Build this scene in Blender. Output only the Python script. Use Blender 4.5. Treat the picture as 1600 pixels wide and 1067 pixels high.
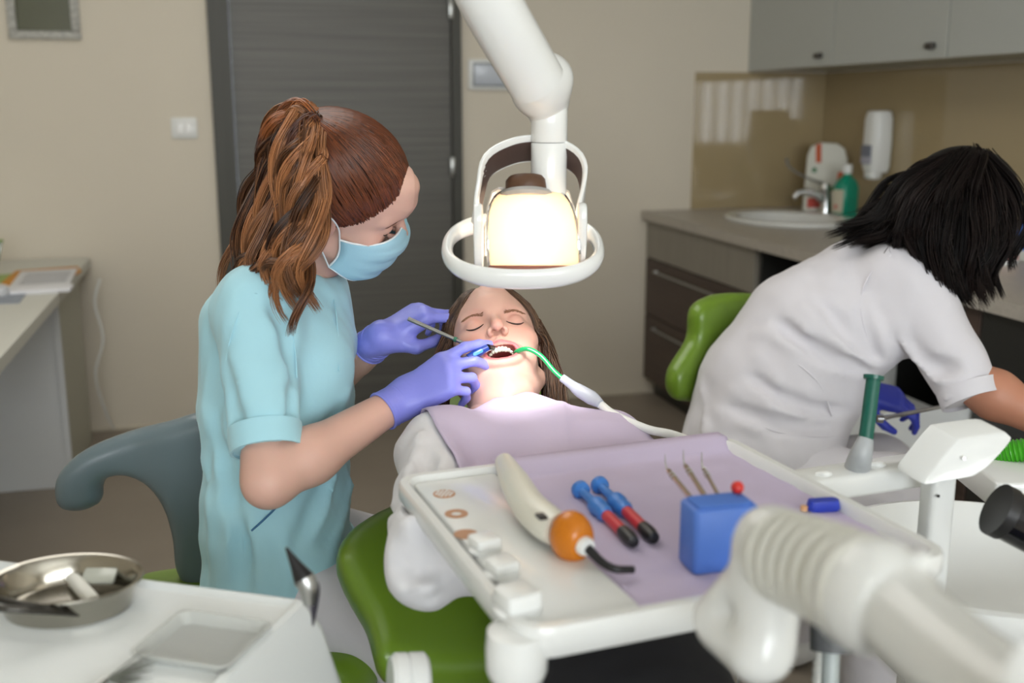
import bpy, bmesh, math, random
import numpy as np
from mathutils import Vector, Matrix
from mathutils.bvhtree import BVHTree
for o in list(bpy.data.objects): bpy.data.objects.remove(o)
SC=bpy.context.scene; COL=SC.collection
random.seed(7); RNG=np.random.default_rng(7)
R=math.radians
# ---------------------------------------------------------------- camera
FPX=1680.; CAMH=1.42; PITCH=R(12.3); YAW=R(14.6)
FW=np.array([math.sin(YAW)*math.cos(PITCH),math.cos(YAW)*math.cos(PITCH),-math.sin(PITCH)])
RT=np.array([math.cos(YAW),-math.sin(YAW),0.]); UP=np.cross(RT,FW); CP=np.array([0,0,CAMH])
cd=bpy.data.cameras.new('camera'); cam=bpy.data.objects.new('camera',cd); COL.objects.link(cam)
cam.matrix_world=Matrix(((RT[0],UP[0],-FW[0],0),(RT[1],UP[1],-FW[1],0),(RT[2],UP[2],-FW[2],CAMH),(0,0,0,1)))
cd.sensor_width=36; cd.lens=FPX/1600*36; cd.clip_start=.05
cd.dof.use_dof=True; cd.dof.focus_distance=1.62; cd.dof.aperture_fstop=3.2
SC.camera=cam
# ---------------------------------------------------------------- world, light, exposure
w=bpy.data.worlds.new('world'); SC.world=w; w.use_nodes=True
w.node_tree.nodes['Background'].inputs[0].default_value=(.75,.85,1,1); w.node_tree.nodes['Background'].inputs[1].default_value=1.5
def area(name,loc,target,sx,sy,power,color=(1,1,1)):
    l=bpy.data.lights.new(name,'AREA'); l.shape='RECTANGLE'; l.size=sx; l.size_y=sy; l.energy=power; l.color=color
    o=bpy.data.objects.new(name,l); COL.objects.link(o); o.location=loc
    o.rotation_euler=(Vector(target)-Vector(loc)).to_track_quat('-Z','Y').to_euler(); return o
WX0,WX1,WY=-1.3,1.7,-2.6       # the window behind the photographer
area('window_daylight',((WX0+WX1)/2,WY-.12,1.7),((WX0+WX1)/2,3,1.3),2.9,1.6,200,(.93,.97,1))
area('ceiling_fill',(-.1,2.6,2.66),(-.1,2.6,0),1.4,1.8,22,(1,.97,.92))  # soft fill panel added under the ceiling, no fixture stands there
SC.view_settings.view_transform='Standard'; SC.view_settings.look='None'; SC.view_settings.gamma=1
SC.view_settings.use_curve_mapping=False; SC.view_settings.exposure=0.22
# ---------------------------------------------------------------- photo rays at true distances
def ray(x,y): return FW+RT*(x-800)/FPX-UP*(y-533.5)/FPX
def P(x,y,d): return CP+ray(x,y)*d
def onz(x,y,z): r=ray(x,y); return CP+r*((z-CAMH)/r[2])
def ony(x,y,Y): r=ray(x,y); return CP+r*(Y/r[1])
def onx(x,y,X): r=ray(x,y); return CP+r*(X/r[0])
def C3(a,b,c): return RT*a+UP*b-FW*c                # right, up, toward the viewer -> world direction
def nrm(v): v=np.array(v,float); return v/np.linalg.norm(v)
def V(*a): return np.array(a,float)
def srgb(h):
    h=h.lstrip('#'); c=[int(h[i:i+2],16)/255 for i in (0,2,4)]
    return tuple(x/12.92 if x<=.04045 else ((x+.055)/1.055)**2.4 for x in c)+(1,)
# ---------------------------------------------------------------- materials
MATS={}
def mat(name,col,rough=.5,metal=0,bump=None,grain=None,vcol=False,sss=0,emit=None,trans=0,coat=0,spec=.5,sheen=0,alpha=1):
    if name in MATS: return MATS[name]
    m=bpy.data.materials.new(name); MATS[name]=m; m.use_nodes=True; nt=m.node_tree; N=nt.nodes; L=nt.links
    b=N['Principled BSDF']; c=srgb(col) if isinstance(col,str) else col
    I=b.inputs; I['Base Color'].default_value=c; I['Roughness'].default_value=rough; I['Metallic'].default_value=metal
    I['Specular IOR Level'].default_value=spec; I['Coat Weight'].default_value=coat; I['Transmission Weight'].default_value=trans
    I['Sheen Weight'].default_value=sheen; I['Alpha'].default_value=alpha
    if sss: I['Subsurface Weight'].default_value=sss; I['Subsurface Radius'].default_value=(1,.3,.15); I['Subsurface Scale'].default_value=.008
    if emit: I['Emission Color'].default_value=srgb(emit[0]); I['Emission Strength'].default_value=emit[1]
    tc=N.new('ShaderNodeTexCoord'); src=None
    if vcol:
        at=N.new('ShaderNodeAttribute'); at.attribute_name='Col'; src=at.outputs['Color']; L.new(src,I['Base Color'])
    if grain:                      # (scale xyz, detail, amount)
        mp=N.new('ShaderNodeMapping'); mp.inputs['Scale'].default_value=grain[0]; L.new(tc.outputs['Object'],mp.inputs[0])
        nz=N.new('ShaderNodeTexNoise'); nz.inputs['Scale'].default_value=1; nz.inputs['Detail'].default_value=grain[1]; L.new(mp.outputs[0],nz.inputs[0])
        rp=N.new('ShaderNodeMapRange'); rp.inputs['From Min'].default_value=.3; rp.inputs['From Max'].default_value=.7
        rp.inputs['To Min'].default_value=1-grain[2]; rp.inputs['To Max'].default_value=1+grain[2]; L.new(nz.outputs[0],rp.inputs[0])
        mx=N.new('ShaderNodeVectorMath'); mx.operation='SCALE'
        if src: L.new(src,mx.inputs[0])
        else: mx.inputs[0].default_value=c[:3]
        L.new(rp.outputs[0],mx.inputs['Scale']); L.new(mx.outputs[0],I['Base Color'])
    if bump:                       # (scale, strength, distance)
        nz=N.new('ShaderNodeTexNoise'); nz.inputs['Scale'].default_value=bump[0]; nz.inputs['Detail'].default_value=3; L.new(tc.outputs['Object'],nz.inputs[0])
        bp=N.new('ShaderNodeBump'); bp.inputs['Strength'].default_value=bump[1]; bp.inputs['Distance'].default_value=bump[2]
        L.new(nz.outputs[0],bp.inputs['Height']); L.new(bp.outputs[0],I['Normal'])
    return m
# ---------------------------------------------------------------- object helpers
def link(name,me,m,parent=None,smooth=True,sharp=None):
    o=bpy.data.objects.new(name,me); COL.objects.link(o)
    if m: me.materials.append(m)
    if smooth:
        me.polygons.foreach_set('use_smooth',[True]*len(me.polygons))
        if sharp: me.set_sharp_from_angle(angle=R(sharp))
    if parent is not None:
        o.parent=parent; o.matrix_parent_inverse=parent.matrix_world.inverted() if parent.type!='EMPTY' else Matrix.Translation(-parent.location)
    return o
def mesh(name,v,f,m,parent=None,smooth=True,sharp=40,col=None):
    me=bpy.data.meshes.new(name); me.from_pydata([tuple(map(float,x)) for x in v],[],[tuple(map(int,x)) for x in f]); me.update()
    if col is not None:
        a=me.color_attributes.new('Col','FLOAT_COLOR','POINT'); c=np.ones((len(v),4),np.float32); c[:,:3]=col; a.data.foreach_set('color',c.ravel())
    return link(name,me,m,parent,smooth,sharp)
def thing(name,label,cat,loc,group=None):
    o=bpy.data.objects.new(name,None); COL.objects.link(o); o.location=tuple(map(float,loc)); o.empty_display_size=.05
    return tag(o,label,cat,group)
def tag(o,label,cat,group=None):
    o['label']=label; o['category']=cat
    if group: o['group']=group
    return o
def struct(o): o['kind']='structure'; return o
class MB:                                             # collects shapes into one mesh
    def __init__(s): s.v=[]; s.f=[]; s.n=0
    def add(s,v,f):
        s.v+= [tuple(map(float,x)) for x in v]; s.f+=[tuple(int(i)+s.n for i in x) for x in f]; s.n=len(s.v); return s
    def obj(s,name,m,parent=None,smooth=True,sharp=40): return mesh(name,s.v,s.f,m,parent,smooth,sharp)
def frame(o,x=None,y=None,z=None):                    # 4x4 from origin and two axes (first given is exact)
    if x is not None and y is not None: x=nrm(x); y=nrm(y-x*np.dot(x,y)); z=np.cross(x,y)
    elif y is not None and z is not None: y=nrm(y); z=nrm(z-y*np.dot(z,y)); x=np.cross(y,z)
    else: x=nrm(x); z=nrm(z-x*np.dot(z,x)); y=np.cross(z,x)
    M=np.eye(4); M[:3,0]=x; M[:3,1]=y; M[:3,2]=z; M[:3,3]=o; return M
def zrot(o,a): M=np.eye(4); c,s=math.cos(a),math.sin(a); M[:2,:2]=[[c,-s],[s,c]]; M[:3,3]=o; return M
ID=np.eye(4)
def TM(M,v): v=np.array(v,float); return v@M[:3,:3].T+M[:3,3]
def rring(w,d,r,z,cx=0,cy=0,n=5):                     # rounded rectangle ring
    r=min(r,w/2-1e-4,d/2-1e-4); out=[]
    for qx,qy,a0 in ((1,1,0),(-1,1,90),(-1,-1,180),(1,-1,270)):
        for i in range(n+1):
            a=R(a0+90*i/n); out.append((cx+qx*(w/2-r)+r*math.cos(a),cy+qy*(d/2-r)+r*math.sin(a),z))
    return out
def ering(rx,ry,z,cx=0,cy=0,n=32): return [(cx+rx*math.cos(2*math.pi*i/n),cy+ry*math.sin(2*math.pi*i/n),z) for i in range(n)]
def loft(rings,M=ID,cap=(1,1),close=False):
    n=len(rings[0]); v=[p for r_ in rings for p in r_]; f=[]; K=len(rings)
    for k in range(K if close else K-1):
        a=k*n; b=((k+1)%K)*n
        for i in range(n): j=(i+1)%n; f.append((a+i,a+j,b+j,b+i))
    if not close:
        if cap[0]: f.append(tuple(range(n-1,-1,-1)))
        if cap[1]: f.append(tuple(range((K-1)*n,K*n)))
    return TM(M,v),f
def rbox(w,d,h,r=.004,b=.003,M=ID,cx=0,cy=0,z0=0):    # box with rounded verticals and bevelled ends, base at z0
    b=min(b,h/2.01,w/2.01,d/2.01)
    return loft([rring(w-2*b,d-2*b,max(r-b,.0005),z0,cx,cy,3),rring(w-.6*b,d-.6*b,r,z0+.3*b,cx,cy,3),rring(w,d,r,z0+b,cx,cy,3),rring(w,d,r,z0+h-b,cx,cy,3),rring(w-.6*b,d-.6*b,r,z0+h-.3*b,cx,cy,3),rring(w-2*b,d-2*b,max(r-b,.0005),z0+h,cx,cy,3)],M)
def bbox_(x0,x1,y0,y1,z0,z1,b=.002):
    return rbox(x1-x0,y1-y0,z1-z0,min(b,.002)+.0005,b,zrot(V((x0+x1)/2,(y0+y1)/2,0),0),z0=z0)
def lathe(prof,M=ID,n=32,cap=(1,1)): return loft([ering(max(r_,1e-4),max(r_,1e-4),z,n=n) for r_,z in prof],M,cap)
def catmull(pts,n):
    p=np.array(pts,float); p=np.vstack([2*p[0]-p[1],p,2*p[-1]-p[-2]]); K=len(p)-3; t=np.linspace(0,K-1e-6,n); i=t.astype(int); u=(t-i)[:,None]
    a,b,c,d=p[i],p[i+1],p[i+2],p[i+3]
    return .5*((2*b)+(c-a)*u+(2*a-5*b+4*c-d)*u*u+(3*b-a-3*c+d)*u**3)
def tube(pts,rad,n=12,seg=None,cap=True,flat=None):
    p=catmull(pts,seg) if seg else np.array(pts,float); K=len(p)
    r=np.interp(np.linspace(0,1,K),np.linspace(0,1,len(rad)),rad) if hasattr(rad,'__len__') else np.full(K,rad)
    t=np.gradient(p,axis=0); t/=np.linalg.norm(t,axis=1)[:,None]+1e-12
    u=np.cross(t[0],[0,0,1]); u=np.cross(t[0],[1,0,0]) if np.linalg.norm(u)<.1 else u; u=nrm(u); rings=[]
    for k in range(K):
        u=nrm(u-t[k]*np.dot(u,t[k])); w_=np.cross(t[k],u)
        a=np.linspace(0,2*math.pi,n,endpoint=False)
        rings.append([p[k]+r[k]*(u*math.cos(x)+w_*math.sin(x)*(flat or 1)) for x in a])
    return loft(rings,ID,(cap,cap))
def extr(poly,h,M=ID,b=.003):                          # outline in xy extruded along z with a soft bevel
    p=np.array(poly,float); c=p.mean(0)
    t=np.roll(p,-1,0)-np.roll(p,1,0); nn=np.stack([t[:,1],-t[:,0]],1); nn/=np.linalg.norm(nn,axis=1)[:,None]+1e-9
    ar=np.sum(p[:,0]*np.roll(p[:,1],-1)-np.roll(p[:,0],-1)*p[:,1])
    if ar<0: nn=-nn
    def rg(o,z): q=p-nn*o; return [(x,y,z) for x,y in q]
    v,f=loft([rg(b,0),rg(b*.3,b*.3),rg(0,b),rg(0,h-b),rg(b*.3,h-b*.3),rg(b,h)],M)
    if ar<0: f=[tuple(reversed(x)) for x in f]
    return v,f
def sheet(G,th=.001):                                  # grid of points (nu,nv,3) -> thin solid
    G=np.array(G,float); nu,nv=G.shape[:2]
    du=np.gradient(G,axis=0); dv=np.gradient(G,axis=1); n=np.cross(du,dv); n/=np.linalg.norm(n,axis=2)[...,None]+1e-12
    A=G+n*th/2; B=G-n*th/2; v=np.vstack([A.reshape(-1,3),B.reshape(-1,3)]); o=nu*nv; f=[]
    for i in range(nu-1):
        for j in range(nv-1):
            a,b,c,d=i*nv+j,(i+1)*nv+j,(i+1)*nv+j+1,i*nv+j+1; f+=[(a,b,c,d),(d+o,c+o,b+o,a+o)]
    ed=[(i,0) for i in range(nu)]+[(nu-1,j) for j in range(1,nv)]+[(i,nv-1) for i in range(nu-2,-1,-1)]+[(0,j) for j in range(nv-2,0,-1)]
    ix=[i*nv+j for i,j in ed]
    for a,b in zip(ix,ix[1:]+ix[:1]): f.append((b,a,a+o,b+o))
    return v,f
# ---------------------------------------------------------------- signed-distance sculpting (surface nets)
class Field:
    def __init__(s,lo,hi,h):
        s.lo=np.array(lo,float); s.h=h; s.n=np.ceil((np.array(hi)-s.lo)/h).astype(int)+1
        s.ax=[(s.lo[i]+h*np.arange(s.n[i])).astype(np.float32) for i in range(3)]; s.f=np.full(s.n,1.,np.float32)
    def win(s,lo,hi):
        a=np.clip(np.floor((lo-s.lo)/s.h).astype(int),0,s.n); b=np.clip(np.ceil((hi-s.lo)/s.h).astype(int)+1,0,s.n)
        if (b<=a).any(): return None
        sl=tuple(slice(a[i],b[i]) for i in range(3))
        X=np.stack(np.meshgrid(*[s.ax[i][a[i]:b[i]] for i in range(3)],indexing='ij'),-1); return sl,X
    def op(s,fn,lo,hi,k,sub=False):
        w_=s.win(np.array(lo)-k-2*s.h,np.array(hi)+k+2*s.h)
        if w_ is None: return s
        sl,X=w_; d=fn(X); a=s.f[sl]
        if sub: a_,b_=-a,d
        else: a_,b_=a,d
        if k>0: hh=np.maximum(k-np.abs(a_-b_),0)/k; m=np.minimum(a_,b_)-hh*hh*k*.25
        else: m=np.minimum(a_,b_)
        s.f[sl]=-m if sub else m; return s
    def cone(s,a,b,ra,rb=None,k=.01,sub=False,n=None,sc=1.):
        a=np.array(a,float); b=np.array(b,float); rb=ra if rb is None else rb; ba=b-a; L2=max(ba@ba,1e-12); rm=max(ra,rb)*max(1,sc)
        def fn(X):
            p=X-a.astype(np.float32); t=np.clip(p@ba.astype(np.float32)/L2,0,1); q=p-t[...,None]*ba.astype(np.float32)
            if n is not None: c=q@np.array(n,np.float32); q=q+c[...,None]*np.array(n,np.float32)*(1/sc-1)
            return np.sqrt((q*q).sum(-1))-(ra+(rb-ra)*t)
        return s.op(fn,np.minimum(a,b)-rm,np.maximum(a,b)+rm,k,sub)
    def ell(s,c,r,Rm=None,k=.01,sub=False):
        c=np.array(c,float); r=np.array(r,np.float32); Rm=np.eye(3) if Rm is None else Rm; rm=float(r.max())
        def fn(X):
            p=(X-c.astype(np.float32))@Rm.astype(np.float32); k0=np.sqrt(((p/r)**2).sum(-1)); k1=np.sqrt(((p/(r*r))**2).sum(-1))+1e-9
            return k0*(k0-1)/k1
        return s.op(fn,c-rm,c+rm,k,sub)
    def path(s,pts,rad,k=.01,seg=None,sub=False,n=None,sc=1.):
        p=catmull(pts,seg) if seg else np.array(pts,float)
        r=np.interp(np.linspace(0,1,len(p)),np.linspace(0,1,len(rad)),rad) if hasattr(rad,'__len__') else np.full(len(p),rad)
        for i in range(len(p)-1): s.cone(p[i],p[i+1],r[i],r[i+1],k if i==0 else min(k,.004 if not sub else k),sub,n,sc)
        return s
    def cutl(s,o,n,rad):                              # local planar cut, within rad of o
        w_=s.win(np.array(o)-rad,np.array(o)+rad)
        if w_ is None: return s
        sl,X=w_; q=X-np.array(o,np.float32); d=q@np.array(n,np.float32); m=((q*q).sum(-1)<rad*rad)
        s.f[sl]=np.where(m,np.maximum(s.f[sl],d),s.f[sl]); return s
    def cut(s,o,n):                                   # remove the side the normal points to
        X=np.meshgrid(*s.ax,indexing='ij'); d=sum((X[i]-o[i])*n[i] for i in range(3)); s.f=np.maximum(s.f,d.astype(np.float32)); return s
    def snap(s,x,y,d0,d1,inn=0.):                     # first surface point along a sight line
        ds=np.arange(d0,d1,s.h*.5); q=CP+ray(x,y)[None]*ds[:,None]; i=np.round((q-s.lo)/s.h).astype(int)
        ok=((i>=0)&(i<s.n)).all(1); v=np.full(len(ds),1.); v[ok]=s.f[tuple(i[ok].T)]; h=np.argmax(v<0)
        return None if v[h]>=0 else CP+ray(x,y)*(ds[h]+inn)
    def copy(s,off=0): g=Field.__new__(Field); g.lo=s.lo; g.h=s.h; g.n=s.n; g.ax=s.ax; g.f=s.f+off; return g
    def nets(s):
        f=s.f; S=(f<0); n=np.array(f.shape)-1
        cnt=np.zeros(n,np.int8)
        cr=[(i,j,k) for i in (0,1) for j in (0,1) for k in (0,1)]
        for c in cr: cnt+=S[c[0]:c[0]+n[0],c[1]:c[1]+n[1],c[2]:c[2]+n[2]]
        idx=np.argwhere((cnt>0)&(cnt<8)); id3=np.full(n,-1,np.int64); id3[tuple(idx.T)]=np.arange(len(idx))
        pos=np.zeros((len(idx),3)); num=np.zeros(len(idx))
        for a in cr:
            for ax in range(3):
                if a[ax]: continue
                b=list(a); b[ax]=1
                fa=f[idx[:,0]+a[0],idx[:,1]+a[1],idx[:,2]+a[2]]; fb=f[idx[:,0]+b[0],idx[:,1]+b[1],idx[:,2]+b[2]]
                x=(fa<0)!=(fb<0); t=np.where(x,fa/np.where(x,fa-fb,1),0); pp=np.tile(np.array(a,float),(len(idx),1)); pp[:,ax]+=t
                pos+=pp*x[:,None]; num+=x
        v=s.lo+(idx+pos/num[:,None])*s.h; F=[]
        for ax in range(3):
            u,w_=[(1,2),(2,0),(0,1)][ax]
            sa=[slice(1,-1)]*3; sa[ax]=slice(0,-1); sb=[slice(1,-1)]*3; sb[ax]=slice(1,None)
            A=S[tuple(sa)]; B=S[tuple(sb)]; e=np.argwhere(A!=B); off=np.ones(3,int); off[ax]=0; g=e+off; a_=A[tuple(e.T)]
            def q(du,dw):
                h_=g.copy(); h_[:,u]-=du; h_[:,w_]-=dw; return id3[tuple(h_.T)]
            Q=np.stack([q(1,1),q(0,1),q(0,0),q(1,0)],1); Q[~a_]=Q[~a_][:,::-1]; F.append(Q)
        F=np.vstack(F); F=F[(F>=0).all(1)]
        return v,F
    def obj(s,name,m,parent=None,col=None,disp=None,xf=None,relax=2):
        v,F=s.nets()
        if relax:                                     # laplacian relaxation hides the lattice
            e=np.vstack([F[:,[0,1]],F[:,[1,2]],F[:,[2,3]],F[:,[3,0]]]); e=np.vstack([e,e[:,::-1]])
            deg=np.bincount(e[:,0],minlength=len(v))[:,None]
            for _ in range(relax):
                a=np.stack([np.bincount(e[:,0],weights=v[e[:,1],i],minlength=len(v)) for i in range(3)],1)/np.maximum(deg,1)
                v=v+.5*(a-v)
        c=col(v) if col else None
        if disp: v=disp(v)
        if xf: v=xf(v)
        return mesh(name,v,F,m,parent,True,None,c)
def bvh(o):
    me=o.data; mw=o.matrix_world
    return BVHTree.FromPolygons([v.co[:] for v in me.vertices],[p.vertices[:] for p in me.polygons])
def strands(paths,rad,m,name,parent,c0,c1,sides=3,cols=None):
    Pn=np.array(paths,float); N,S,_=Pn.shape; rad=np.array(rad,float)
    if rad.ndim==1: rad=np.tile(rad,(N,1))
    t=np.gradient(Pn,axis=1); t/=np.linalg.norm(t,axis=2)[...,None]+1e-12
    ref=nrm([.31,.52,.79]); u=np.cross(t,ref); u/=np.linalg.norm(u,axis=2)[...,None]+1e-9; w_=np.cross(t,u)
    a=np.arange(sides)*2*math.pi/sides
    v=Pn[:,:,None,:]+rad[:,:,None,None]*(u[:,:,None,:]*np.cos(a)[None,None,:,None]+w_[:,:,None,:]*np.sin(a)[None,None,:,None])
    base=(np.arange(N)*S*sides)[:,None,None]+(np.arange(S-1)*sides)[None,:,None]; i=np.arange(sides)[None,None,:]; j=(i+1)%sides
    F=np.stack([base+i,base+j,base+sides+j,base+sides+i],-1).reshape(-1,4)
    tt=RNG.random(N) if cols is None else np.array(cols); cc=np.array(c0)[None,:3]*(1-tt)[:,None]+np.array(c1)[None,:3]*tt[:,None]
    cc=np.repeat(cc,S*sides,0)
    return mesh(name,v.reshape(-1,3),F,m,parent,True,None,cc)
def locks(guides,n,per,spread,wave,rs,S=26,len_var=.12,wl=(2,3.5),lockr=(.006,.003)):
    """random locks between guide paths; each lock is a bundle of strands that waves together"""
    G=[catmull(g,S) for g in guides]; out=[]; rad=[]; cc=[]
    for _ in range(n):
        i=random.randrange(len(G)-1) if len(G)>1 else 0; t=random.random(); p=G[i]*(1-t)+G[min(i+1,len(G)-1)]*t
        off=RNG.normal(0,1,3); s=np.linspace(0,1,S); p=p+off*(spread[0]+(spread[1]-spread[0])*s)[:,None]
        cut=1-random.random()*len_var; q=np.linspace(0,cut*(S-1),S); p=np.stack([np.interp(q,np.arange(S),p[:,k]) for k in range(3)],1)
        ph=random.random()*6.28; fr=random.uniform(*wl)*6.28; d1=nrm(RNG.normal(0,1,3)); d2=nrm(np.cross(d1,p[-1]-p[0]+1e-6)); am=wave*random.uniform(.5,1.2)*np.clip(s*2.2,0,1)
        p=p+(d1[None]*np.sin(fr*s+ph)[:,None]+d2[None]*np.cos(fr*s+ph)[:,None])*am[:,None]
        c=random.random()
        for _ in range(per):
            o=nrm(RNG.normal(0,1,3))*random.random()**.5; lr=lockr[0]+(lockr[1]-lockr[0])*s
            out.append(p+o[None]*lr[:,None]*(1-.0*s[:,None])+RNG.normal(0,.0005,3)); 
            rr=rs*np.clip(np.minimum(1,(1-s)*5+.12),.1,1); rad.append(rr); cc.append(min(1,max(0,c+random.uniform(-.25,.25))))
    return out,rad,cc
# ================================================================ SETTING
XL,XR,YF,YB,ZC=-1.9,2.91,-2.6,4.95,2.7
m_wall=mat('wall_paint','#ddd5c5',.75,bump=(60,.08,.002),grain=((1.2,1.2,1.2),3,.03))
m_floor=mat('floor_vinyl','#8f8578',.45,bump=(30,.05,.001),grain=((3,3,3),4,.06))
m_white_ceiling=mat('ceiling_paint','#f2f1ec',.9)
m_doorwood=mat('door_laminate','#605f5a',.45,grain=((1.2,3,70),5,.22),bump=(60,.1,.001))
m_doorframe=mat('door_frame_laminate','#45453f',.5,grain=((30,30,2),4,.12))
m_chrome=mat('chrome','#d8dadc',.14,1)
m_satin=mat('satin_steel','#b8bab8',.32,1)
m_wplastic=mat('white_plastic','#e9ebe9',.3)
m_white=mat('white_enamel','#e2e4e2',.22,coat=.3)
m_glass_splash=mat('splashback_glass','#ac9b78',.045,coat=.6)
def slabbox(name,m,x0,x1,y0,y1,z0,z1,parent=None,b=.001):
    v,f=bbox_(x0,x1,y0,y1,z0,z1,b); return mesh(name,v,f,m,parent,False,None)
struct(slabbox('floor',m_floor,XL,XR,YF,YB+.12,-.05,0))
struct(slabbox('ceiling',m_white_ceiling,XL,XR,YF,YB,ZC,ZC+.05))
DX0,DX1,DZ=.0,1.04,2.08
b=MB()
for a in ((XL-.1,DX0,YB,YB+.12,0,ZC),(DX1,XR+.1,YB,YB+.12,0,ZC),(DX0,DX1,YB,YB+.12,DZ,ZC)): b.add(*bbox_(*a,.0005))
struct(b.obj('wall_back',m_wall,None,False))
struct(slabbox('wall_left',m_wall,XL-.1,XL,YF,YB,0,ZC))
struct(slabbox('wall_right',m_wall,XR,XR+.1,YF,YB,0,ZC))
b=MB(); WZ0,WZ1=.95,2.35
for a in ((XL-.1,WX0,YF-.1,YF,0,ZC),(WX1,XR+.1,YF-.1,YF,0,ZC),(WX0,WX1,YF-.1,YF,0,WZ0),(WX0,WX1,YF-.1,YF,WZ1,ZC)): b.add(*bbox_(*a,.0005))
struct(b.obj('wall_front',m_wall,None,False))
# window behind the photographer with vertical blind slats (seen only as a reflection in the splashback)
win=struct(thing('window_1','','',((WX0+WX1)/2,YF-.05,WZ0)))
del win['label']; del win['category']
b=MB()
for a in ((WX0,WX0+.05,YF-.09,YF-.02,WZ0,WZ1),(WX1-.05,WX1,YF-.09,YF-.02,WZ0,WZ1),(WX0,WX1,YF-.09,YF-.02,WZ0,WZ0+.05),(WX0,WX1,YF-.09,YF-.02,WZ1-.05,WZ1),(.22,.27,YF-.09,YF-.02,WZ0,WZ1)): b.add(*bbox_(*a))
b.obj('window_frame',m_white,win,False)
v,f=bbox_(-.065,.065,-.001,.001,0,WZ1-WZ0-.08,.0002)
sl0=None
for i in range(15):
    x=WX0+.09+i*(WX1-WX0-.18)/14
    if sl0 is None: o=sl0=mesh('blind_slat',v,f,mat('blind_fabric','#e8e6df',.8),win,False,None)
    else: o=sl0.copy(); COL.objects.link(o); o.parent=win
    o.matrix_parent_inverse=Matrix.Translation(-win.location); o.location=(x,YF+.06,WZ0+.04); o.rotation_euler=(0,0,R(38))
# baseboards
struct(slabbox('baseboard_back',mat('baseboard_paint','#cfc8b6',.6),XL,DX0-.05,YB-.012,YB,0,.012))
struct(slabbox('baseboard_right',MATS['baseboard_paint'],DX1+.02,1.97,YB-.012,YB,0,.012))
# door
door=struct(thing('door_1','','',(.5,YB,0))); del door['label']; del door['category']
struct(slabbox('trim_1',m_doorframe,-.055,.035,YB-.035,YB+.02,0,DZ+.05))
struct(slabbox('trim_2',m_doorframe,1.0,1.045,YB-.035,YB+.02,0,DZ+.05))
struct(slabbox('trim_3',m_doorframe,-.055,1.045,YB-.035,YB+.02,DZ,DZ+.08))
slabbox('door_leaf',m_doorwood,.036,.999,YB-.004,YB+.04,.0,DZ-.002,door)
for z in (.985,1.08):
    M=frame((.105,YB-.004,z),x=V(1,0,0),z=V(0,-1,0))
    o=mesh('handle_rosette' if z>1 else 'lock_rosette',*lathe([(.0,0),(.027,0),(.027,.006),(.022,.010),(.012,.010),(.011,.0)],M,24),m_satin,door)
v,f=tube([(.105,YB-.01,1.08),(.105,YB-.05,1.08),(.12,YB-.058,1.08),(.23,YB-.058,1.08)],.009,10,14); mesh('handle',v,f,m_satin,door)
for z in (.25,1.15,1.85): mesh('hinge',*bbox_(.988,1.008,YB-.044,YB-.03,z-.045,z+.045,.003),m_satin,door)
# light switch (double rocker) on the wall left of the door
x,_,z=ony(288,200,YB); t=thing('light_switch','small white double rocker light switch on the wall left of the dark door','light switch',(x,YB,z-.04))
M=frame((x,YB,z),x=V(1,0,0),z=V(0,-1,0))
mesh('frame',*rbox(.108,.09,.010,.008,.003,M),m_wplastic,t)
for s in (-1,1): mesh('rocker',*rbox(.033,.055,.006,.002,.002,M,cx=s*.018,z0=.009),mat('rocker_plastic','#f4f5f4',.25),t)
# intercom panel right of the door
a=ony(732,92,YB-.02); c=ony(803,141,YB-.02); cx,cz=(a[0]+c[0])/2,(a[2]+c[2])/2
t=thing('wall_control_panel','white framed rectangular wall panel with pale grey screen right of the door, behind the lamp arm','wall panel',(cx,YB,cz-.07))
M=frame((cx,YB,cz),x=V(1,0,0),z=V(0,-1,0))
mesh('housing',*rbox(c[0]-a[0],a[2]-c[2],.022,.012,.006,M),m_wplastic,t)
mesh('screen_border',*rbox(c[0]-a[0]-.035,a[2]-c[2]-.03,.004,.006,.002,M,z0=.02),mat('grey_trim','#8f959b',.4),t)
mesh('screen',*rbox(c[0]-a[0]-.055,a[2]-c[2]-.05,.003,.003,.001,M,z0=.0235),mat('pale_screen','#c4cbd6',.25),t)
# picture frame top left
a=ony(8,0,YB-.02); c=ony(127,62,YB-.02); x0,x1,z0=a[0],c[0],c[2]; z1=z0+.42
t=thing('picture_frame','ornate silver framed picture with dark olive surface hanging at the upper left','picture frame',((x0+x1)/2,YB,z0))
mf=mat('silver_frame','#b9b9b4',.45,.4,bump=(90,.9,.01),grain=((70,70,70),3,.25)); mw=.034
for a in ((x0,x1,z0,z0+mw),(x0,x1,z1-mw,z1),(x0,x0+mw,z0+mw,z1-mw),(x1-mw,x1,z0+mw,z1-mw)):
    mesh('frame_moulding',*bbox_(a[0],a[1],YB-.026,YB-.001,a[2],a[3],.006),mf,t)
mesh('picture_panel',*bbox_(x0+mw,x1-mw,YB-.012,YB-.002,z0+mw,z1-mw),mat('olive_picture','#55573c',.35,grain=((3,3,3),2,.15)),t,False)
# splashback panels (structure trim)
zc=.925; zs1=1.585
sx=ony(1087,110,YB-.006)[0]
struct(slabbox('trim_4',m_glass_splash,sx,XR-.002,YB-.008,YB,zc,zs1)); struct(slabbox('trim_5',m_glass_splash,XR-.008,XR,.9,YB-.008,zc,zs1))
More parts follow.
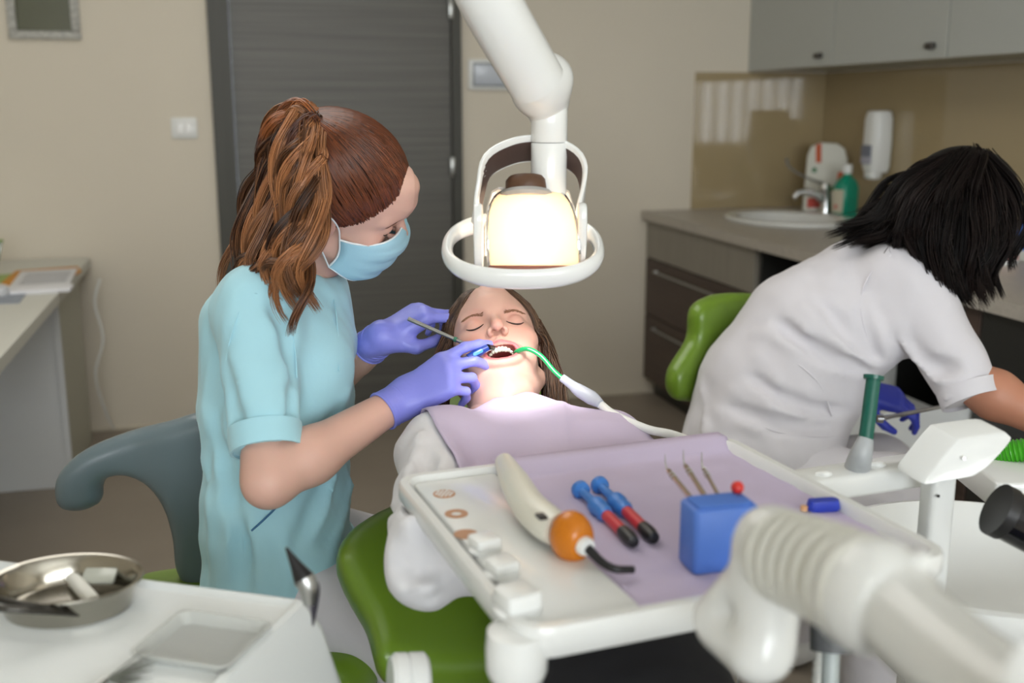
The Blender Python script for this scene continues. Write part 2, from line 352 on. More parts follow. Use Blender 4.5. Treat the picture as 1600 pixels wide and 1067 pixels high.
# ---------------------------------------------------------------- wall cabinets
m_cab=mat('cabinet_grey_white','#b4b8b4',.35); zcb=1.59; FX=2.48
ys=[YB-.001,4.18,3.42,2.66,1.9]
labs=['wall cabinet with pale grey door in the corner nearest the back wall','middle visible pale grey wall cabinet with small black knob at its lower right','pale grey wall cabinet at the upper right edge of the photo','nearest pale grey wall cabinet beyond the right edge']
for i in range(3):
    y1,y0=ys[i],ys[i+1]; t=thing('wall_cabinet',labs[i],'cabinet',(2.7,(y0+y1)/2,zcb),'pale grey wall cabinets')
    mesh('body',*bbox_(FX+.02,XR-.001,y0+.001,y1-.001,zcb+.004,2.3),mat('cabinet_body','#a9a99c',.5),t,False)
    d=mesh('door',*bbox_(FX,FX+.019,y0+.003,y1-.003,zcb,2.3,.002),m_cab,t,False)
    ky=y0+.10 if i==0 else y0+.085
    mesh('knob',*rbox(.022,.045,.022,.006,.004,frame((FX,ky,zcb+.045),x=V(0,0,1),z=V(-1,0,0))),mat('dark_knob','#4b4743',.35,.6),d)
# ---------------------------------------------------------------- base units and counter
BX=1.97; m_base=mat('greige_laminate','#8d887e',.5,grain=((25,25,3),4,.06)); m_dark=mat('dark_wood_laminate','#4a3c35',.5,grain=((3,3,40),4,.2)); m_vdark=mat('near_black_laminate','#2a2a28',.35)
y_=YB-.013
units=[('base_cabinet','greige base cabinet under the sink beside the back wall, dark wood drawer below',3.80,y_,'g'),('base_cabinet','dark open fronted base cabinet behind the green chair back',3.15,3.80,'o'),
 ('base_cabinet','dark base cabinet with an open pulled out drawer behind the bending woman in white',2.47,3.15,'d'),('base_cabinet','near black drawer unit under the counter, right of the hanging black hair',1.85,2.47,'k'),('base_cabinet','near black drawer unit at the right edge beyond the forearm',1.25,1.85,'k')]
zt=zc-.04
for n,lab,y0,y1,kd in units:
    t=thing(n,lab,'cabinet',(2.4,(y0+y1)/2,0),'base cabinets along the right wall')
    body=MB()
    bm_=m_base if kd=='g' else m_vdark
    if kd in 'od': 
        for a in ((BX+.02,XR-.01,y0+.002,y0+.02,.08,zt-.001),(BX+.02,XR-.01,y1-.02,y1-.002,.08,zt-.001),(XR-.03,XR-.01,y0+.02,y1-.02,.08,zt-.001),(BX+.02,XR-.03,y0+.02,y1-.02,.08,.1)): body.add(*bbox_(*a))
    else: body.add(*bbox_(BX+.02,XR-.01,y0+.002,y1-.002,.08,zt-.001))
    body.obj('body',bm_,t,False); mesh('plinth',*bbox_(BX+.06,XR-.02,y0+.003,y1-.003,0,.08),m_vdark,t,False)
    if kd=='g':
        mesh('front_panel',*bbox_(BX,BX+.019,y0+.003,y1-.003,.70,zt-.004),m_base,t,False)
        for a,c in ((.42,.695),(.09,.415)):
            d=mesh('drawer',*bbox_(BX,BX+.019,y0+.003,y1-.003,a,c),m_dark,t,False); mesh('handle',*tube([(BX-.001,y0+.15,c-.05),(BX-.02,y0+.15,c-.05),(BX-.02,y1-.15,c-.05),(BX-.001,y1-.15,c-.05)],.005,8),m_satin,d)
    if kd=='k':
        for a,c in ((.70,zt-.004),(.42,.695),(.09,.415)):
            d=mesh('drawer',*bbox_(BX,BX+.019,y0+.003,y1-.003,a,c),m_vdark,t,False)
    if kd=='d':
        mesh('drawer',*bbox_(BX,BX+.019,y0+.003,y1-.003,.72,zt-.004),m_dark,t,False)
        mesh('drawer',*bbox_(BX,BX+.019,y0+.003,y1-.003,.09,.40),m_dark,t,False)
        # the drawer pulled out into the room
        px=BX-.40; z0,z1=.46,.60
        d=mesh('drawer',*bbox_(px-.02,px,y0+.003,y1-.003,z0-.03,z1+.05),m_dark,t,False)
        bx=MB()
        for a in ((px,BX+.2,y0+.02,y0+.03,z0,z1),(px,BX+.2,y1-.03,y1-.02,z0,z1),(px,BX+.2,y0+.03,y1-.03,z0,z0+.01)): bx.add(*bbox_(*a))
        bx.obj('drawer_box',m_wplastic,d,False)
m_top=mat('countertop_stone','#b0aaa0',.35,grain=((60,60,60),4,.08))
ct=MB(); bX,bY,brx,bry=2.395,4.33,.235,.31
ct.add(*bbox_(BX-.03,XR-.009,1.25,3.8,zt,zc,.0004))
rx0,rx1,ry0,ry1=BX-.03,XR-.009,3.8,YB-.009; ang=sorted([2*math.pi*i/64 for i in range(64)]+[math.atan2(y-bY,x-bX)%(2*math.pi) for x in (rx0,rx1) for y in (ry0,ry1)])
inn=[(bX+(brx-.012)*math.cos(a),bY+(bry-.012)*math.sin(a)) for a in ang]; outr=[]
for a in ang:
    c_,s_=math.cos(a),math.sin(a); t_=min([v for v in (((rx1-bX)/c_ if c_>1e-9 else 9),((rx0-bX)/c_ if c_<-1e-9 else 9),((ry1-bY)/s_ if s_>1e-9 else 9),((ry0-bY)/s_ if s_<-1e-9 else 9)) if v>0]); outr.append((bX+c_*t_,bY+s_*t_))
ct.add(*loft([[(x,y,zt) for x,y in outr],[(x,y,zc) for x,y in outr],[(x,y,zc) for x,y in inn],[(x,y,zt) for x,y in inn]],close=True))
tag(ct.obj('countertop',m_top,None,False),'long grey stone countertop along the right wall holding the wash basin','countertop')
# basin
t=thing('wash_basin','white oval wash basin set in the grey countertop in the corner','basin',(bX,bY,zc))
M=zrot((bX,bY,zc),0); pr=[(1.,.0),(1.03,.008),(1.02,.018),(.96,.022),(.90,.012),(.82,-.03),(.6,-.09),(.2,-.115),(.001,-.118)]
mesh('bowl',*loft([ering(brx*a+.02*(a>.9),bry*a+.02*(a>.9),z,n=40) for a,z in pr],M,(0,1)),m_white,t)
mesh('drain',*lathe([(.0,-.118),(.025,-.116),(.025,-.112),(.0,-.112)],M,20),m_chrome,t)
# faucet at the right edge of the basin, spout pointing to the left
fx,fy=2.675,4.49
t=thing('faucet','chrome single lever faucet at the basin edge','faucet',(fx,fy,zc))
mesh('body',*tube([(fx,fy,zc),(fx,fy,zc+.02),(fx-.002,fy,zc+.08),(fx-.01,fy,zc+.13)],[.03,.026,.023,.026],18,12),m_chrome,t)
mesh('spout',*tube([(fx-.01,fy,zc+.07),(fx-.08,fy,zc+.11),(fx-.14,fy,zc+.112),(fx-.165,fy,zc+.085)],[.018,.016,.014,.013],14,18),m_chrome,t)
mesh('lever_cap',*tube([(fx-.008,fy,zc+.125),(fx-.012,fy,zc+.15)],[.026,.02],16,4),m_chrome,t)
mesh('elbow_lever',*tube([V(fx-.012,fy,zc+.145),ony(1262,278,fy-.02),ony(1242,268,fy-.02),ony(1232,258,fy-.02),ony(1229,248,fy-.02)],[.008,.005,.005,.006,.009],10,24),m_satin,t)
# things by the basin
# box with rounded top leaning in the corner
def card(name,lab,cat,c,w_,h,dp,col,rot=0,round_top=.04):
    t=thing(name,lab,cat,c); M=zrot(c,rot)@frame((0,0,0),x=V(1,0,0),y=V(0,0,1)); return t,M
c=onz(1278,332,zc); c=V(2.785,4.70,zc)
tt,M=card('cardboard_pack','tall white pack with rounded top and orange and green marks behind the faucet','box',c,.2,.32,.06,'#dddddd',R(-28))
pl=[(-.095,0),(.095,0),(.10,.25),(.085,.30),(.05,.325),(-.03,.33),(-.07,.31),(-.085,.27)]
mesh('pack_body',*extr(pl,.05,M,.006),mat('white_card','#dcdcd2',.6),tt)
mo=mat('orange_print','#c8531f',.6); mg=mat('green_print','#2f7a4a',.6); mr=mat('red_print','#c2473a',.6)
for nm,a,m_ in (('orange_stripe',[(-.045,.235),(-.02,.235),(-.025,.328),(-.05,.318)],mo),('orange_patch',[(.055,.12),(.095,.14),(.097,.2),(.06,.19)],mo),('green_dot',[(-.05+.012*math.cos(k),.2+.012*math.sin(k)) for k in np.linspace(0,5.6,9)],mg),('green_patch',[(.03,.10),(.05,.10),(.05,.125),(.03,.125)],mg)):
    mesh(nm,*extr(a,.0015,M@frame((0,0,.0498),x=V(1,0,0),y=V(0,1,0)),.0004),m_,tt)
c=V(2.715,4.605,zc); tt,M=card('paper_box','small white box with red print standing behind the faucet','box',c,.1,.1,.05,'#dddddd',R(-30))
mesh('box_body',*extr([(-.075,0),(.03,0),(.03,.10),(-.075,.10)],.05,M,.003),MATS['white_card'],tt)
mesh('red_print',*extr([(-.06,.03),(0,.03),(0,.075),(-.06,.075)],.0012,M@frame((0,0,.0498),x=V(1,0,0),y=V(0,1,0)),.0003),mr,tt)
# green bottle
c=V(2.735,4.42,zc); t=thing('disinfectant_bottle','green plastic bottle with pale label and white cap under the soap dispenser','bottle',c)
M=zrot(c,R(20)); mgr=mat('green_plastic','#0f9a7c',.3,trans=.15)
mesh('body',*loft([rring(.10,.07,.02,0),rring(.11,.078,.024,.006),rring(.11,.078,.024,.135),rring(.095,.066,.024,.16),rring(.05,.045,.02,.185),rring(.034,.034,.0165,.19),rring(.034,.034,.0165,.2)],M),mgr,t)
mesh('cap',*lathe([(.02,.198),(.021,.2),(.021,.235),(.018,.24),(0.0,.24)],M,20),m_wplastic,t)
mesh('label',*bbox_(-.057,-.0548,-.03,.03,.02,.125,.0005) if False else rbox(.06,.105,.0015,.004,.0005,M@frame((-.0553,0,.075),x=V(0,1,0),y=V(0,0,1))),mat('pale_label','#c9c3ae',.6),t)
mesh('red_mark',*rbox(.018,.018,.001,.008,.0003,M@frame((-.0568,.008,.05),x=V(0,1,0),y=V(0,0,1))),mr,t)
# soap dispenser on the right wall
c=onx(1362,285,XR-.008); cz=1.10; cy=4.37; t=thing('soap_dispenser','white wall mounted soap dispenser with grey blue label above the green bottle','soap dispenser',(2.87,cy,cz))
M=zrot((XR-.062,cy,cz),0)
mesh('housing',*loft([rring(.09,.085,.03,.03),rring(.105,.105,.035,.05),rring(.108,.115,.038,.17),rring(.106,.112,.04,.27),rring(.095,.10,.04,.30),rring(.07,.08,.035,.305)],M),m_wplastic,t)
mesh('nozzle',*loft([rring(.05,.055,.02,0,-.015),rring(.065,.075,.028,.01,-.015),rring(.07,.08,.03,.035,-.01)],M),m_wplastic,t)
mesh('label',*rbox(.08,.085,.002,.006,.0006,M@frame((-.0545,.002,.11),x=V(0,1,0),y=V(0,0,1),)),mat('label_blue','#7d8494',.5),t)
mesh('label_strip',*rbox(.08,.03,.002,.004,.0006,M@frame((-.0548,.002,.085),x=V(0,1,0),y=V(0,0,1))),mat('label_pale','#b3b3c4',.5),t)
# things on the counter right, beyond the hair
t=thing('supply_box','blue and white carton with red edge on the counter at the right edge','box',(2.57,2.99,zc)); M=zrot((2.57,2.99,zc),R(30))
mesh('carton',*rbox(.12,.16,.12,.004,.003,M),mat('blue_card','#2f62b5',.5),t); mesh('white_panel',*rbox(.121,.161,.035,.004,.001,M,z0=.0),MATS['white_card'],t); mesh('red_strip',*rbox(.122,.162,.008,.004,.001,M,z0=.05),mr,t)
t=thing('gauze_jar','small white lidded jar with pink label on the counter near the blue carton','jar',(2.41,2.95,zc)); M=zrot((2.41,2.95,zc),0)
mesh('jar_body',*lathe([(.0,0),(.045,0),(.048,.01),(.048,.05),(.0,.05)],M,24),m_wplastic,t); mesh('lid',*lathe([(.05,.05),(.051,.055),(.05,.07),(.0,.072)],M,24),m_wplastic,t); mesh('label',*lathe([(.0486,.015),(.0489,.016),(.0489,.04),(.0486,.041)],M,24,(0,0)),mat('pink_label','#c98a86',.5),t)
# ---------------------------------------------------------------- reception desk at the left
m_desk=mat('desk_white','#cfd3d6',.4); m_deskt=mat('desk_top_white','#c9cac2',.35)
t=thing('office_desk','white office desk at the left wall with papers on it','desk',(-1.2,4.2,0))
sx=-.60; mesh('desktop',*bbox_(XL+.002,sx,2.7,YB-.02,.745,.785,.003),m_deskt,t,False)
mesh('side_panel',*bbox_(sx-.06,sx-.04,4.2,4.8,0,.744),mat('desk_side','#b7b7a8',.5),t,False)
mesh('front_panel',*bbox_(XL+.01,sx-.061,4.2,4.22,.0,.744),m_desk,t,False)
mesh('edge_strip',*bbox_(sx-.061,sx-.036,4.195,4.21,.0,.744),m_desk,t,False)
zd=.785
tag(mesh('power_cord',*tube([(-.56,4.86,.7),(-.585,4.83,.6),(-.56,4.8,.45),(-.60,4.78,.3),(-.58,4.84,.12),(-.56,4.9,.02)],.005,8,40),m_wplastic),'thin white cord hanging down beside the end of the desk','cord')
def flat(name,lab,cat,pts,h,m_,z=zd,px=True,b=.0008):
    q=[onz(*p,z)[:2] if px else p for p in pts]; c=np.mean(q,0); return tag(mesh(name,*extr(q,h,zrot((0,0,z),0),b),m_,None,True,30),lab,cat)
flat('orange_folder','orange folder under the papers on the desk','folder',[(-10,453),(25,424),(121,417),(128,425),(100,440),(10,455)],.004,mat('orange_card','#c98a2b',.6))
t=thing('document','open white printed document lying on the orange folder','papers',onz(70,437,zd+.004))
pg=[(33,425),(122,420),(108,446),(12,452)]
mesh('page',*extr([onz(*p,zd+.005)[:2] for p in pg],.004,zrot((0,0,zd+.0045),0),.001),mat('paper_white','#d9dadd',.7),t)
b=MB()
for i in range(9):
    k=.12+.085*i; a=np.array(pg[0])*(1-k)+np.array(pg[3])*k; c=np.array(pg[1])*(1-k)+np.array(pg[2])*k; p0=a+(c-a)*.12; p1=a+(c-a)*.9
    b.add(*extr([onz(*p,zd+.009)[:2] for p in (p0,p1,p1+[0,.7],p0+[0,.7])],.0004,zrot((0,0,zd+.0086),0),.0001))
b.obj('text_lines',mat('print_grey','#8d8f94',.7),t)['kind']='stuff'
t=thing('notepad','thick white notepad in front of the printed document','notepad',onz(60,452,zd)); mesh('pages',*extr([onz(*p,zd)[:2] for p in ((12,452),(108,446),(116,450),(110,456),(8,462))],.012,zrot((0,0,zd),0),.002),mat('paper_bright','#e3e4e8',.7),t)
flat('mouse_pad','grey blue mouse pad on the desk at the left edge','mouse pad',[(-20,458),(44,456),(30,474),(-20,476)],.003,mat('grey_blue','#8f97a3',.6))
t=thing('computer_mouse','dark and silver computer mouse on the pad at the left edge','computer mouse',onz(-2,462,zd+.003)); c=onz(0,460,zd+.003); M=zrot(c,.2)
mesh('shell',*loft([rring(.055,.1,.027,0),rring(.06,.105,.03,.012),rring(.05,.09,.025,.028),rring(.02,.04,.01,.035)],M),mat('mouse_grey','#c5c7ca',.3),t); mesh('base',*rbox(.058,.1,.004,.028,.001,M),m_vdark,t)
t=thing('green_folder','pale green folder lying at the left edge of the desk','folder',onz(0,440,zd)); mesh('cover',*extr([onz(*p,zd)[:2] for p in ((-20,446),(-20,432),(22,428),(2,444))],.003,zrot((0,0,zd),0),.0008),mat('lime_card','#8fa857',.5),t)
# clear stand at left edge
t=thing('brochure_holder','clear acrylic brochure holder with green rim at the left edge','holder',onz(-5,420,zd)); q=ony(-6,420,4.5)
M=frame((q[0],4.5,zd),x=V(1,0,0),y=V(0,0,1))
mesh('panel',*extr([(-.08,0),(.0,0),(.035,.13),(-.08,.13)],.004,M,.001),mat('acrylic','#aab5a0',.1,trans=.6),t); mesh('rim',*tube([(q[0]-.08,4.498,zd+.132),(q[0]+.037,4.498,zd+.132)],.004,8),mat('lime_plastic','#7f9a3a',.4),t)
# ================================================================ EQUIPMENT
m_green=mat('green_leatherette','#678722',.36,bump=(220,.06,.0006),coat=.15)
m_greyup=mat('grey_upholstery','#66757b',.35,coat=.15)
m_grey=mat('grey_rubber','#5a5d60',.5); m_black=mat('black_rubber','#161618',.4)
m_liner=mat('lavender_paper','#c3b7d0',.75,bump=(60,.15,.002))
m_tray=mat('tray_plastic','#e6e8e6',.25,coat=.2)
def onplane(x,y,o,n): r=ray(x,y); return CP+r*(np.dot(np.array(o)-CP,n)/np.dot(r,n))
def smooth2(poly,n=64):
    p=np.array(poly,float); p=np.vstack([p[-2:],p,p[:2]]); q=catmull(p[1:-1],n+1+0)  # closed
    K=len(poly); t=np.linspace(0,K,n,endpoint=False); i=t.astype(int); u=(t-i)[:,None]; p=np.array(poly,float)
    a,b,c,d=p[(i-1)%K],p[i%K],p[(i+1)%K],p[(i+2)%K]
    return .5*((2*b)+(c-a)*u+(2*a-5*b+4*c-d)*u*u+(3*b-a-3*c+d)*u**3)
def pad(name,poly,th,h,m,parent,M,rnd=None,bend=None,smooth=True):
    """cushion: smooth closed outline in the xy of M, thickness th along z, rounded edges"""
    q=smooth2(poly) if smooth else np.array(poly,float); rnd=rnd or th*.45
    lo=np.append(q.min(0)-.02,-th/2-.02); hi=np.append(q.max(0)+.02,th/2+.02); F=Field(lo,hi,h)
    X,Y=np.meshgrid(F.ax[0],F.ax[1],indexing='ij'); d=np.full(X.shape,1e9); s=np.zeros(X.shape,bool); n=len(q)
    for i in range(n):
        a,b=q[i],q[(i+1)%n]; e=b-a; wx,wy=X-a[0],Y-a[1]; t=np.clip((wx*e[0]+wy*e[1])/(e@e+1e-12),0,1); d=np.minimum(d,(wx-e[0]*t)**2+(wy-e[1]*t)**2)
        c=((a[1]>Y)!=(b[1]>Y))&(X<(b[0]-a[0])*(Y-a[1])/(b[1]-a[1]+1e-12)+a[0]); s^=c
    d2=np.where(s,-1,1)*np.sqrt(d)+rnd; z=np.abs(F.ax[2])-(th/2-rnd)
    A=d2[...,None]; B=z[None,None,:]; F.f=(np.minimum(np.maximum(A,B),0)+np.sqrt(np.maximum(A,0)**2+np.maximum(B,0)**2)-rnd).astype(np.float32)
    def xf(v):
        if bend: v=v.copy(); v[:,2]+=bend(v[:,0],v[:,1])
        return TM(M,v)
    return F.obj(name,m,parent,xf=xf)
# ---------------------------------------------------------------- patient chair
slope=.434; bn=nrm(V(0,-slope,1)); bo=V(.40,.92,.60)
MBK=frame(bo,x=V(1,0,0),y=V(0,1,slope))               # backrest frame: x across, y up the back, z out of the cushion
def tob(x,y,off=0):
    p=onplane(x,y,bo+bn*off,bn)-bo; return (p@MBK[:3,0],p@MBK[:3,1])
chair=thing('dental_chair','reclined green dental patient chair under the woman with the bib','dental chair',(.40,.75,0))
edge=[tob(*p,.03) for p in ((596,1024),(584,1000),(570,955),(541,915),(524,875),(543,825),(583,780),(615,755),(650,715))]
left=[(-.10,edge[0][1]-.015),(edge[0][0]+.05,edge[0][1]-.01)]+edge+[(-.12,.66),(-.06,.72)]
right=[(-x,y) for x,y in reversed(left)]
pad('backrest',left+right,.08,.007,m_green,chair,MBK@frame((0,0,-.04),x=V(1,0,0),y=V(0,1,0)),.036,bend=lambda x,y:np.clip((np.abs(x)-.12)/.15,0,1.2)**2*.05)
pad('headrest',[(-.11,.70),(-.13,.80),(-.10,.92),(0,.95),(.10,.92),(.13,.80),(.11,.70),(0,.685)],.05,.007,m_green,chair,MBK@frame((0,0,-.035),x=V(1,0,0),y=V(0,1,0)),.022)
pad('seat_cushion',[(-.22,.0),(-.235,-.3),(-.2,-.7),(-.13,-1.0),(.13,-1.0),(.2,-.7),(.235,-.3),(.22,.0),(0,.02)],.08,.009,m_green,chair,frame((.40,.87,.545),x=V(1,0,0),y=V(0,1,-.02)),.036)
for s in (-1,1):
    hq=P(637,1066,1.09); hq=hq if s<0 else V(.80-hq[0],hq[1],hq[2]); M=frame(hq,y=V(0,1,0),z=V(s,-.35,.1))
    h=mesh('armrest_hinge',*lathe([(0,-.02),(.026,-.02),(.030,-.016),(.030,-.002),(.028,0),(.030,.002),(.030,.013),(.025,.018),(0,.018)],M,28),m_white,chair)
mesh('seat_base',*loft([rring(.34,.9,.08,.40,0,0,6),rring(.38,.96,.1,.43,0,0,6),rring(.38,.96,.1,.49,0,0,6),rring(.34,.92,.08,.505,0,0,6)],zrot((.40,.40,0),0)),m_white,chair)
mesh('lift_column',*loft([rring(.24,.34,.06,.07),rring(.2,.3,.06,.12),rring(.2,.3,.06,.41)],zrot((.40,.55,0),0)),m_white,chair)
mesh('floor_plate',*loft([rring(.5,.9,.1,0),rring(.5,.9,.1,.05),rring(.44,.84,.1,.07)],zrot((.40,.55,0),0)),m_white,chair)
mesh('back_support',*loft([rring(.16,.5,.03,-.14,0,.35),rring(.2,.6,.04,-.085,0,.35)],MBK),m_grey,chair)
# ---------------------------------------------------------------- stools
def stool_base(t,c,h,r=.24):
    n=5; mesh('gas_column',*lathe([(0,.09),(.028,.09),(.028,h*.6),(.018,h*.6),(.018,h),(0,h)],zrot((c[0],c[1],0),0),20),m_chrome,t)
    mesh('stool_hub',*lathe([(0,.07),(.05,.07),(.045,.11),(.03,.13),(0,.13)],zrot((c[0],c[1],0),0),20),m_satin,t)
    for i in range(n):
        a=2*math.pi*i/n+.3; e=V(c[0]+r*math.cos(a),c[1]+r*math.sin(a),.065); l=mesh('leg',*tube([(c[0]+.03*math.cos(a),c[1]+.03*math.sin(a),.1),e],[.018,.012],10,6),m_satin,t)
        mesh('caster',*lathe([(0,-.012),(.024,-.012),(.027,0),(.024,.012),(0,.012)],frame((e[0],e[1],.0275),y=V(0,0,1),z=V(-math.sin(a),math.cos(a),0)),18),m_black,l)
sc_=P(405,985,1.68); sz=.625
nst=thing('operator_stool','green seated operator stool with grey curved arm backrest under the woman in the aqua tunic','stool',(sc_[0],sc_[1],0))
pad('seat',[(-.23,-.10),(-.20,-.17),(0,-.2),(.15,-.19),(.21,-.10),(.22,.0),(.21,.10),(.15,.19),(0,.2),(-.20,.17),(-.23,.10)],.075,.007,m_green,nst,zrot((sc_[0],sc_[1],sz),R(-10)),.034)
stool_base(nst,sc_,sz-.03)
# grey back: wing outline read at the depth of the stool, sweeping to a rounded arm at the left
ad=1.74; Ma=frame(P(250,750,ad),x=RT,y=V(0,0,1)); 
def loc(x,y): p=P(x,y,ad)-Ma[:3,3]; return (p@Ma[:3,0],p@Ma[:3,1])
poly=[loc(*p) for p in ((330,637),(270,652),(200,670),(145,692),(112,722),(103,755),(110,782),(138,790),(163,778),(166,752),(178,739),(205,740),(236,762),(256,800),(265,850),(268,905),(300,940),(420,940),(430,800),(400,650))]
back_bend=lambda x,y:.55*np.clip(-x-.02,0,.2)**1.3-.12*np.clip(x-.02,0,.3)
pad('back_arm',poly,.055,.006,m_greyup,nst,Ma,.026,bend=back_bend)
# rolled end of the arm
# assistant stool
ac=P(1150,830,2.25); asz=.60; ac=V(ac[0],ac[1],0)
ast=thing('assistant_stool','green assistant stool with curved green back behind the bending woman in white','stool',(ac[0],ac[1],0))
pad('seat',[(-.20,-.12),(-.12,-.19),(.05,-.2),(.19,-.13),(.22,.0),(.19,.13),(.05,.2),(-.12,.19),(-.20,.12),(-.22,0)],.08,.008,m_green,ast,zrot((ac[0],ac[1],asz),0),.036)
stool_base(ast,ac,asz-.03)
ad2=2.36; Ma=frame(P(1120,550,ad2),x=RT*.8+nrm([FW[0],FW[1],0])*.5,y=V(0,0,1)); nz_=Ma[:3,2]
def loc2(x,y): p=onplane(x,y,Ma[:3,3],nz_)-Ma[:3,3]; return (p@Ma[:3,0],p@Ma[:3,1])
poly=[loc2(*p) for p in ((1250,470),(1195,459),(1140,457),(1095,466),(1074,485),(1070,525),(1050,552),(1033,575),(1030,603),(1042,620),(1080,626),(1120,640),(1200,650),(1260,620))]
pad('backrest',poly,.06,.007,m_green,ast,Ma,.028,bend=lambda x,y:.3*np.clip(-x,0,.3)**1.2+.25*np.clip(x,0,.3)**1.2)
mesh('back_bracket',*tube([P(1110,625,2.38),P(1112,680,2.36),(ac[0]-.12,ac[1]+.03,asz-.03),(ac[0]-.03,ac[1],asz-.05)],[.02,.022,.02,.018],12,14),m_grey,ast)
# ---------------------------------------------------------------- operating lamp
LD=1.42; lx=lambda x,y,dd=0:P(x,y,LD+dd)
lamp=thing('operating_lamp','lit white dental operating lamp with ring handle on a thick white arm above the patient','lamp',lx(820,400))
m_lw=mat('lamp_white','#eceeec',.2,coat=.4)
px=LD/FPX
# arm, elbow, post
q0,q1=P(765,0,1.24),P(700,-140,1.185); q2=q1+(q1-q0)*3.2
v,f=tube([q2,q1,q0,P(838,128,LD-.09)],[.038,.036,.036,.036],24,24); mesh('arm',v,f,m_lw,lamp)
mesh('ceiling_pivot',*lathe([(0,-.06),(.045,-.055),(.05,-.03),(.05,.05),(.04,.06),(.03,.07),(.03,2.62-q2[2]),(.10,2.63-q2[2]),(.11,2.698-q2[2]),(0,2.698-q2[2])],zrot(q2,0),32),m_lw,lamp)
F=Field(P(842,135,LD)-.14,P(842,135,LD)+.14,.004)
F.ell(P(842,134,LD-.03),(.038,.05,.042),np.stack([RT,FW,UP],1),k=.0); F.cone(P(862,122,LD-.03),P(858,150,LD-.01),.026,.024,k=.02); F.cone(P(858,150,LD),P(858,190,LD),.022,.0235,k=.012)
F.obj('elbow_joint',m_lw,lamp)
M=frame(P(858,222,LD),z=V(0,0,-1),x=V(1,0,0)); rp=28.5*px
mesh('upper_sleeve',*lathe([(0,-.045),(rp*.98,-.045),(rp,-.04),(rp,-.0015),(rp*.97,0),(0,0)],M,32),m_lw,lamp)
mesh('post',*lathe([(0,.0008),(rp*.97,.0008),(rp,.002),(rp*.98,.066),(rp*.9,.072),(rp*.6,.076),(0,.077)],M,32),m_lw,lamp)
# yoke (inverted U band)
yk=catmull([lx(743,350),lx(750,300),lx(763,258),lx(800,237,.01),lx(836,232,.015),lx(872,237,.01),lx(903,256),lx(911,292),lx(902,350)],40)
def band(path,wv,w_,th):
    rings=[]; t=np.gradient(path,axis=0)
    for p,tt in zip(path,t):
        tt=nrm(tt); a=nrm(wv-tt*np.dot(tt,wv)); b_=np.cross(tt,a)
        rings.append([p+a*(w_/2)*math.copysign(abs(math.cos(q))**.6,math.cos(q))+b_*(th/2)*math.copysign(abs(math.sin(q))**.6,math.sin(q)) for q in np.linspace(0,2*math.pi,16,endpoint=False)])
    return loft(rings)
mesh('yoke',*band(yk,C3(0,.62,.78),.046,.008),m_lw,lamp)
mesh('yoke_lining',*band(yk[3:-3]+(lx(828,330)-yk[3:-3])*.045,C3(0,.62,.78),.034,.002),mat('yoke_rubber','#4c3b35',.5),lamp)
# ring handle
rc=lx(817,388); rn=nrm(C3(0,-.82,-.57)); ra=RT; rb_=np.cross(rn,ra)
rg=[]
for q in np.linspace(0,2*math.pi,64,endpoint=False):
    c,s=math.cos(q),math.sin(q); rg.append(rc+ra*(.100*math.copysign(abs(c)**.85,c))+rb_*(.078*math.copysign(abs(s)**.85,s)))
rg=np.array(rg); rings=[]
for i,p in enumerate(rg):
    tt=nrm(rg[(i+1)%64]-rg[i-1]); o_=nrm(np.cross(tt,rn)); ww=.0105+.004*abs(math.sin(2*math.pi*i/64))
    rings.append([p+rn*ww*math.cos(q)+o_*.0075*math.sin(q) for q in np.linspace(0,2*math.pi,12,endpoint=False)])
mesh('ring_handle',*loft(rings,close=True),m_lw,lamp)
mesh('ring_button',*rbox(.006,.012,.006,.002,.001,frame(lx(843,428,-.062),x=RT,z=-FW)),mat('button_grey','#b9b9b4',.3),lamp)
# side plates
for xs,s in ((748,-1),(908,1)):
    o_=lx(xs,372,-.012); M=frame(o_,x=nrm(C3(0,.75,.65)),z=V(*(RT*s)))
    pl=smooth2([(-.045,-.02),(-.04,.018),(.0,.026),(.04,.015),(.052,0),(.04,-.018),(0,-.028)],40)
    mesh('side_plate',*extr(pl,.012,M@frame((0,0,-.006),x=V(1,0,0),y=V(0,1,0)),.004),m_lw,lamp)
# reflector glass: curved shell between the plates, lit from inside by the bulb
m_refl=mat('lit_reflector_glass','#f6e2c8',.25)
nt=m_refl.node_tree; b_=nt.nodes['Principled BSDF']; tr=nt.nodes.new('ShaderNodeBsdfTranslucent'); tr.inputs[0].default_value=srgb('#fff0dc'); mx=nt.nodes.new('ShaderNodeMixShader'); mx.inputs[0].default_value=.72
nt.links.new(b_.outputs[0],mx.inputs[1]); nt.links.new(tr.outputs[0],mx.inputs[2]); nt.links.new(mx.outputs[0],nt.nodes['Material Output'].inputs['Surface'])
G=[]
prof=[(415,-.050,70),(395,-.058,70.5),(365,-.060,70),(335,-.052,67),(312,-.036,58),(298,-.012,42),(293,.012,26)]
cx_=[835,834,832,830,829,828,828]
for (yy,dd,hw),cx0 in zip(prof,cx_):
    G.append([lx(cx0+hw*s,yy,dd+.022*abs(s)**3) for s in np.linspace(-1,1,17)])
G=np.stack([catmull(np.array(G)[:,j],22) for j in range(17)],1)
v,f=sheet(G,.002); mesh('reflector_glass',v,f,m_refl,lamp)
